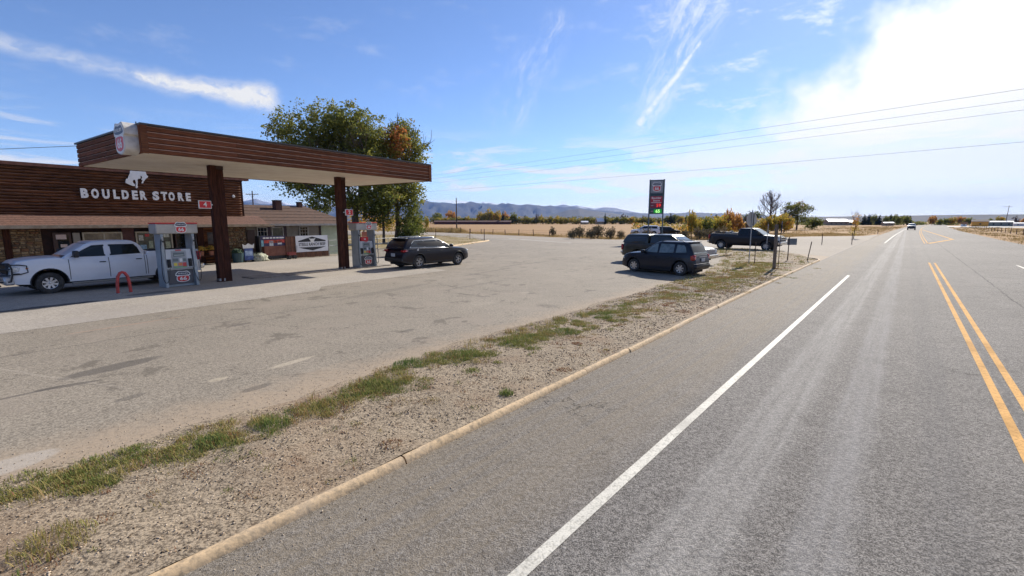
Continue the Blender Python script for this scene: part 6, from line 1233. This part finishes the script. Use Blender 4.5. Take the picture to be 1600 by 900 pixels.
for i, (x, y, h, r, k) in enumerate(FT):
    rg_ = region(x, y)
    if rg_ == 0: lb, gp = ('yellow bush at the left end of the straw field, nearest the cottonwoods' if i == 0 else 'smaller yellow bush farther back at the left end of the straw field'), None
    else:
        mates = sorted(q[0] / q[1] for q in FT if q[4] == k and region(q[0], q[1]) == rg_); n_ = mates.index(x / y); gp = 'trees ' + PLC[rg_]
        lb = ('leftmost ' + KW[k] if n_ == 0 and len(mates) > 1 else 'only ' + KW[k] if len(mates) == 1 else ORD[n_] + ' ' + KW[k] + ' from the left') + ' ' + PLC[rg_]
    tree(x, y, h, r, k, lb, gp, i)
# hedge: a far mass of willow
rsn = np.random.RandomState(2); bl = []
for i in range(220):
    x = -78 + 279 * i / 220 + rsn.uniform(-1, 1); bl.append((x, 452 + rsn.uniform(-4, 4), rsn.uniform(2.2, 4.2), 3.4, 3, rsn.uniform(2.2, 3.6), rsn.uniform(.0, .6), 1))
Q, F, t_ = leaf_cloud(bl, 3200, 7, .75, .9, seed=5); o = bpy.data.objects.new('willow_hedge', arr_mesh('willow_hedge', Q, F, leafy, t_)); col.objects.link(o); tag(o, 'long low olive willow thicket along the far edge of the straw field', 'hedge', None, 'stuff')
bl = []
for i in range(110):
    x = 215 + 200 * i / 110; bl.append((x + rsn.uniform(-2, 2), 352 + rsn.uniform(-5, 5), rsn.uniform(.8, 1.8), 3.2, 3, rsn.uniform(.8, 1.7), rsn.uniform(.1, .6), 1))
Q, F, t_ = leaf_cloud(bl, 900, 7, .6, .8, seed=6); o = bpy.data.objects.new('roadside_thicket', arr_mesh('roadside_thicket', Q, F, leafg, t_)); col.objects.link(o); tag(o, 'low green thicket at the foot of the mesa beyond the highway', 'hedge', None, 'stuff')
bl = []
for i in range(120):
    x = 27 + 36 * i / 120; bl.append((x, 98 + rsn.uniform(-6, 8) + (x - 27) * .5, rsn.uniform(.6, 1.6), 1.2, 1.2, rsn.uniform(.7, 1.5), rsn.uniform(.1, .8), 1))
Q, F, t_ = leaf_cloud(bl, 700, 8, .25, .4, seed=16); o = bpy.data.objects.new('willow_scrub', arr_mesh('willow_scrub', Q, F, leafy, t_)); col.objects.link(o); tag(o, 'mixed yellow and brown willow scrub behind the black pickup', 'scrub', None, 'stuff')
# sage bushes by the side road
_st = MB(); rg = random.Random(9)
for k in range(9): _st.tube([(0, 0, 0), (rg.uniform(-.4, .4), rg.uniform(-.4, .4), .5), (rg.uniform(-.8, .8), rg.uniform(-.8, .8), rg.uniform(.8, 1.1))], .035, 4, .008)
STM_ = _st.mesh('stems', mat('grey stems', (.16, .13, .10), .9), False)
SM = [kind('s', leafs, [(0, 0, .45, .8, .8, .42, .5, 1), (-.4, 0, .6, .5, .5, .38, .7, .8), (.45, 0, .5, .5, .5, .4, .4, .8)], 110, 8, .075, .10, s) for s in (4, 5)]
def bush(x, y, h, r, label, i, gp=None, m=None, name='sage_bush'):
    t = thing(name, label, 'bush', (x, y, -.03), rnd.uniform(0, 6), gp); t.scale = (r, r, h); inst('foliage', m or SM[i % 2], t); inst('stems', STM_, t, scale=(.9, .9, .9)); return t
for i, (x, y, h, r, lb) in enumerate([(9.3, 72.0, 1.5, .9, 'leftmost low sage bush beyond the side road, facing the lot'), (10.7, 73.2, 2.0, 1.1, 'second sage bush from the left beyond the side road'), (12.4, 72.4, 1.7, 1.1, 'middle sage bush of the clump beyond the side road'), (13.7, 73.6, 2.25, 1.3, 'tallest grey sage bush of the clump beyond the side road'), (15.4, 72.2, 1.8, 1.0, 'sage bush right of the tallest one in the clump'), (17.2, 72.5, 1.35, .8, 'low sage bush at the right end of the clump'),
                                       (7.6, 86.0, 1.7, .8, 'lone dark sage bush in the straw field left of the clump'), (19.6, 73.0, 1.2, 1.1, 'low straw coloured bush left of the price sign'), (21.5, 74, 1.6, 1.2, 'bushy weed just left of the price sign posts'), (26.2, 70, 1.5, 1.1, 'dry bush below the slender yellow tree'), (28.4, 69.5, 1.8, 1.2, 'tall dry bush right of the slender yellow tree'), (30.4, 70.5, 1.7, 1.1, 'dry bush before the willow scrub, left of the black pickup'), (32.4, 71.5, 1.9, 1.1, 'dry bush just left of the black pickup tailgate')]): bush(x, y, h, r, lb, i)
tree(28.7, 73.5, 4.6, .95, 'y', 'slender upright yellow tree between the price sign and the black pickup', name='poplar_tree', i=0); tree(30.0, 74.5, 3.2, 1.0, 'y', 'small yellow sapling hugging the slender yellow tree', i=1)
for i, (x, y, h, r, k, lb) in enumerate([(35.5, 84, 3.4, 2.2, 'g', 'dark green shrub tree over the black pickup tailgate'), (37.2, 82, 3.7, 1.9, 'y', 'yellow green shrub tree over the black pickup bed'), (39.5, 84, 4.9, 1.5, 'o', 'orange topped tree just left of the stop sign'), (41.4, 85, 4.3, 1.5, 'o', 'shorter orange tree directly behind the stop sign'), (38.5, 88, 3.6, 3.0, 'y', 'wide yellow shrub tree behind the orange topped tree'),
                                          (60.2, 108, 4.3, 2.8, 'y', 'rounded golden willow left of the thick timber post'), (63.6, 109, 4.6, 3.0, 'y', 'big rounded golden willow directly behind the thick timber post'), (66.6, 112, 4.0, 2.4, 'o', 'orange edged willow right of the thick timber post'), (53.2, 106, 3.9, 2.2, 'b', 'dark brown shrub between the stop sign and the golden willows')]): tree(x, y, h, r, k, lb, None, i)
def ctree(name, label, x, y, blobs, m, ncl, leaf, sp__, seed, tr=.3, th=4):
    t = thing(name, label, 'tree', (x, y, 0)); mb = MB(); mb.tube([(0, 0, 0), (.1, 0, th)], tr, 8, tr * .5); g = random.Random(seed)
    for k in range(5): limbs(mb, Vector((.05, 0, th * g.uniform(.5, .95))), (g.uniform(-1, 1), g.uniform(-1, 1), .8), th * .6, tr * .4, 2, g, .5, 3, 6)
    mb.obj('trunk', bark, t, True); crown('crown', t, m, blobs, ncl, 13, leaf, sp__, seed=seed); return t
ctree('elm_tree', 'big spreading green tree between the bare tree and the white roofed barns', 92.5, 150, [(-2.5, 0, 6.6, 2.6, 2.6, 2.2, .3, 1), (0, 0, 7, 2.4, 2.4, 2.2, .62, 1), (2.8, 0, 6.6, 1.9, 2, 2.0, .35, .8), (-1, 0, 4, 3, 2.6, 1.6, .3, .8), (2, 0, 3.2, 2.4, 2, 1.3, .3, .7)], leafg, 300, .22, .38, 21)
ctree('round_tree', 'low round dark green tree at the right foot of the big spreading tree', 97.6, 150, [(0, 0, 2.2, 2.5, 2.2, 2, .3, 1), (1.5, 0, 2.4, 1.5, 1.5, 1.3, .3, 1)], leafg, 130, .22, .35, 22, .2, 1.5)
ctree('russet_bush_tree', 'pinkish bare bush tree just right of the tall bare tree', 84.6, 143, [(0, 0, 4.2, 1.1, 1.1, 3.4, .9, 1), (-.8, 0, 2.2, 1.3, 1.1, 2, .8, 1)], leafb, 70, .16, .3, 23, .15, 4)
ctree('dark_oak_tree', 'small dark brown tree at the left foot of the tall bare tree', 72.5, 138, [(0, 0, 4.2, 2.6, 2, 1.4, .2, 1), (-2, 0, 3.6, 1.6, 1.4, 1.2, .2, 1)], leafg, 110, .22, .35, 24, .2, 3)
ctree('birch_tree', 'small golden birch at the left edge of the highway beyond the junction', 53.9, 72.6, [(0, 0, 2.8, .45, .45, 1.1, .85, 1), (.1, 0, 1.7, .5, .45, .5, .7, .6), (-.1, 0, .9, .4, .4, .4, .5, .4)], leafy, 45, .09, .17, 25, .06, 2.6)
NT = thing('bare_tree', 'tall leafless tree with dark upright branches left of the big spreading tree', 'tree', (78.0, 140, 0)); mb = MB(); rg = random.Random(17); mb.tube([(0, 0, 0), (.1, 0, 3.5), (0, 0, 8)], .4, 8, .16)
for k in range(13): z = 2.6 + k * .52; a = k * 2.4; limbs(mb, Vector((0, 0, z)), (math.cos(a) * .95, math.sin(a) * .95, .75), 3.1 - k * .11, .12, 3, rg, .45, 3, 5, .5)
mb.obj('trunk', mat('dark bark', (.10, .07, .06), .95), NT)
_tw = crown('twigs', NT, leafb, [(0, 0, 9.3, 1.9, 1.9, 3.2, .3, 1), (0, 0, 3.5, 1.6, 1.6, 1.6, .2, .6)], 60, 8, .16, .5, seed=40); _tw['kind'] = 'stuff'

# ================================================================== FAR BUILDINGS
def barn(name, label, cat, x, y, L, Wd, h, rise, rz, wm, rm, wins=3):
    b = thing(name, label, cat, (x, y, -.03), rz); mb = MB(); mb.add([(-L / 2, -Wd / 2, 0), (L / 2, -Wd / 2, 0), (L / 2, Wd / 2, 0), (-L / 2, Wd / 2, 0), (-L / 2, -Wd / 2, h), (L / 2, -Wd / 2, h), (L / 2, Wd / 2, h), (-L / 2, Wd / 2, h), (-L / 2, 0, h + rise), (L / 2, 0, h + rise)], [(0, 1, 5, 4), (2, 3, 7, 6), (1, 2, 6, 9, 5), (3, 0, 4, 8, 7), (4, 5, 9, 8), (6, 7, 8, 9)]); mb.obj('wall', wm, b)
    mb = MB(); o = .35
    for s in (-1, 1): mb.add([(-L / 2 - o, s * (Wd / 2 + o), h - o * rise / Wd * 2 + .06), (L / 2 + o, s * (Wd / 2 + o), h - o * rise / Wd * 2 + .06), (L / 2 + o, 0, h + rise + .08), (-L / 2 - o, 0, h + rise + .08), (-L / 2 - o, s * (Wd / 2 + o), h - o * rise / Wd * 2 + .2), (L / 2 + o, s * (Wd / 2 + o), h - o * rise / Wd * 2 + .2), (L / 2 + o, 0, h + rise + .24), (-L / 2 - o, 0, h + rise + .24)], [(0, 1, 2, 3), (4, 7, 6, 5), (0, 4, 5, 1), (1, 5, 6, 2), (3, 7, 4, 0)])
    mb.obj('roof', rm, b)
    for k in range(wins): xw = -L / 2 + L * (k + .5) / wins; mb = MB(); mb.box(xw - .35, xw + .35, -Wd / 2 - .04, -Wd / 2 - .005, h * .4, h * .7); mb.obj('window', glass, b)
    return b
wroof = mat('white metal roof', (.80, .80, .80), .45); tan_w = mat('tan wall', (.30, .24, .17), .8); brn = mat('dark red barn wall', (.10, .025, .02), .85, c2=(.06, .02, .016)); gryw = mat('grey green wall', (.22, .25, .22), .8); orw = mat('golden log wall', (.80, .36, .06), .8); drf = mat('dark roof', (.07, .05, .05), .8)
barn('long_shed', 'long low dark red shed at the left end of the straw field', 'shed', -36, 425, 70, 7, 2.2, 1.1, R(2), brn, mat('dark red roof', (.09, .035, .03), .8), 14)
barn('ranch_house', 'house with a pointed white roof beyond the field, left of the price sign', 'house', 82, 432, 6.5, 6, 2.8, 3.0, R(8), tan_w, wroof, 2)
barn('ranch_outbuilding', 'small outbuilding with a white roof left of the pointed white house', 'shed', 66.5, 425, 6, 4, 2.0, 1.0, R(8), tan_w, wroof, 1)
barn('long_barn', 'long barn with a shiny white roof right of the big spreading tree', 'barn', 225.5, 322, 12, 9, 2.6, 1.5, R(-12), tan_w, wroof, 4)
barn('side_barn', 'shorter white roofed barn at the right end of the long white roofed barn', 'barn', 238, 326, 3.5, 8, 2.2, 1.2, R(-12), gryw, wroof, 2)
barn('brown_house', 'low brown house between the stop sign and the golden willows', 'house', 73, 135, 6, 5, 2.2, 1.2, R(5), mat('brown house wall', (.22, .14, .10), .8), mat('brown house roof', (.28, .19, .14), .8), 2)
barn('small_shed', 'left one of two tiny white roofed sheds beside the highway', 'shed', 234, 290, 2.0, 3, 1.7, .4, R(-12), tan_w, wroof, 1); barn('small_shed', 'right one of two tiny white roofed sheds beside the highway', 'shed', 237.6, 290, 2.0, 3, 1.7, .5, R(-12), tan_w, wroof, 1)
barn('log_cabin', 'golden log cabin with a dark roof right of the highway', 'house', 252, 249, 6.2, 5, 2.6, .9, R(-40), orw, drf, 1)
barn('tool_shed', 'tiny shed with an orange roof left of the golden log cabin', 'shed', 245.5, 251, 2.2, 2, 1.5, .7, R(-40), whitep, mat('orange roof', (.5, .2, .06), .7), 1)
barn('white_trailer_home', 'long pale trailer home with a white roof beside the leaning utility pole', 'house', 275, 262, 12, 4, 2.3, .5, R(-42), gryw, wroof, 4)
barn('white_trailer_home', 'white trailer home at the right edge of the view', 'house', 296, 268, 7, 3.5, 1.5, .4, R(-42), whitep, wroof, 2)

# ================================================================== HILLS
def ridge(name, prof, R0, m, inner=.72, outer=1.16, amp=.08, fr_=40, seed=0, step=.35, edges=None, hs=1.0):
    a0, a1 = edges or (-1.5, 1.5); n = int((a1 - a0) / R(step)); J = 22; V = []
    for i in range(n + 1):
        a = a0 + (a1 - a0) * i / n; h = float(np.interp(a, [p[0] for p in prof], [p[1] for p in prof])) * R0 * hs
        for j in range(J + 1):
            t = j / J; rr = R0 * (inner + (1 - inner) * min(1, t / .7)) if t <= .7 else R0 * (1 + (outer - 1) * (t - .7) / .3)
            sh = (t / .7) ** 1.3 if t <= .7 else 1 - ((t - .7) / .3) ** 1.2
            q = Vector((a * fr_, rr / R0 * 9, seed)); nz = noise.noise(q) * .6 + noise.noise(q * 2.3) * .3 + noise.noise(q * 5) * .15; rdg = 1 - abs(noise.noise(q * 1.4)) * 2
            z = h * max(0, sh * (1 + amp * nz * (1 if abs(t - .7) > .02 else .35)) + amp * 1.1 * rdg * sh * (1 - sh) * 2.5) - (30 if j in (0, J) else 0)
            V.append((math.sin(a) * rr, math.cos(a) * rr, z + 2.7 * 0))
    F = [(i * (J + 1) + j, i * (J + 1) + j + 1, (i + 1) * (J + 1) + j + 1, (i + 1) * (J + 1) + j) for i in range(n) for j in range(J)]
    mb = MB(); mb.add(V, F); o = mb.obj(name, m, None, True, True, 60); tag(o, None, None, None, 'structure'); return o
mt_m = mat('mountain slope', (.020, .027, .030), .95, c2=(.055, .058, .055), scale=.0016, detail=8, lo=.4, hi=.65)
pk_m = mat('rocky snow peak', (.22, .22, .23), .9, c2=(.70, .71, .74), scale=.0012, detail=8, lo=.45, hi=.6); fh_m = mat('sage foothill', (.04, .04, .032), .95, c2=(.08, .075, .055), scale=.004, detail=8)
main_p = [(-1.5, .035), (-.9, .036), (-.7, .033), (-0.524, 0.033), (-0.471, 0.031), (-0.427, 0.03), (-0.368, 0.028), (-0.319, 0.031), (-0.269, 0.037), (-0.217, 0.041), (-0.19, 0.04), (-0.15, 0.0388), (-0.11, 0.037), (-0.076, 0.037), (-0.055, 0.036), (-0.021, 0.035), (0.0, 0.035), (0.034, 0.035), (0.055, 0.033), (0.096, 0.03), (0.123, 0.03), (0.15, 0.027), (0.177, 0.024), (0.204, 0.022), (0.244, 0.018), (0.269, 0.0165), (0.345, 0.0165), (0.393, 0.0165), (0.439, 0.015), (.52, .010), (.6, .006), (1.5, .004)]
ridge('mountains', main_p, 10500, mt_m, seed=1, amp=.30, hs=1.05)
pk_p = [(-1.5, .03), (-.62, .030), (-.56, .036), (-.535, .033), (-0.503, 0.040), (-.488, .035), (-0.46, 0.036), (-.44, .030), (-.30, .036), (-0.268, 0.0445), (-.24, .040), (-.1, .030), (-0.082, 0.036), (-.071, .034), (-0.062, 0.0385), (-.055, .036), (-0.048, 0.0378), (-0.034, 0.034), (0, .03), (.08, .029), (0.096, 0.0318), (0.112, 0.0343), (.124, .031), (0.137, 0.032), (0.177, 0.0255), (0.197, 0.0282), (0.217, 0.0272), (0.25, 0.020), (.3, .012), (1.5, .002)]
ridge('snow_peaks', pk_p, 13400, pk_m, inner=.86, outer=1.08, seed=5, amp=.12, edges=(-1.2, .5), hs=1.08)
ridge('foothill', [(.02, 0), (0.055, 0.007), (0.096, 0.018), (0.123, 0.0255), (0.144, 0.028), (0.164, 0.0245), (0.204, 0.019), (0.257, 0.011), (.34, .004), (.4, 0)], 6500, fh_m, inner=.8, outer=1.15, seed=9, amp=.08, edges=(.02, .4), step=.2)
ridge('mesa', [(.40, 0), (.47, .005), (0.576, 0.0092), (0.605, 0.0092), (0.641, 0.0098), (0.692, 0.0102), (0.732, 0.0108), (0.768, 0.0112), (0.835, 0.0112), (1.1, .013), (1.5, .012)], 4200, mat('mesa slope', (.03, .034, .032), .95, c2=(.055, .052, .045), scale=.006, detail=8), inner=.88, outer=1.5, seed=13, amp=.05, edges=(.40, 1.5), step=.25)

# ================================================================== HAZE
mb = MB(); mb.box(-15500, 15500, -15500, 15500, -1.5, 760); hz_o = mb.obj('haze', [], None); hz_o.data.materials.clear()
hm = bpy.data.materials.new('haze air'); hm.use_nodes = True; hm.node_tree.nodes.clear(); on = hm.node_tree.nodes.new('ShaderNodeOutputMaterial'); pv = hm.node_tree.nodes.new('ShaderNodeVolumePrincipled')
pv.inputs['Color'].default_value = (.22, .43, 1.0, 1); pv.inputs['Density'].default_value = 4.0e-5; pv.inputs['Density Attribute'].default_value = ''; hm.node_tree.links.new(pv.outputs[0], on.inputs['Volume']); hz_o.data.materials.append(hm); tag(hz_o, None, None, None, 'stuff')
hz_o['label'] = 'pale blue haze in the air over the whole place'
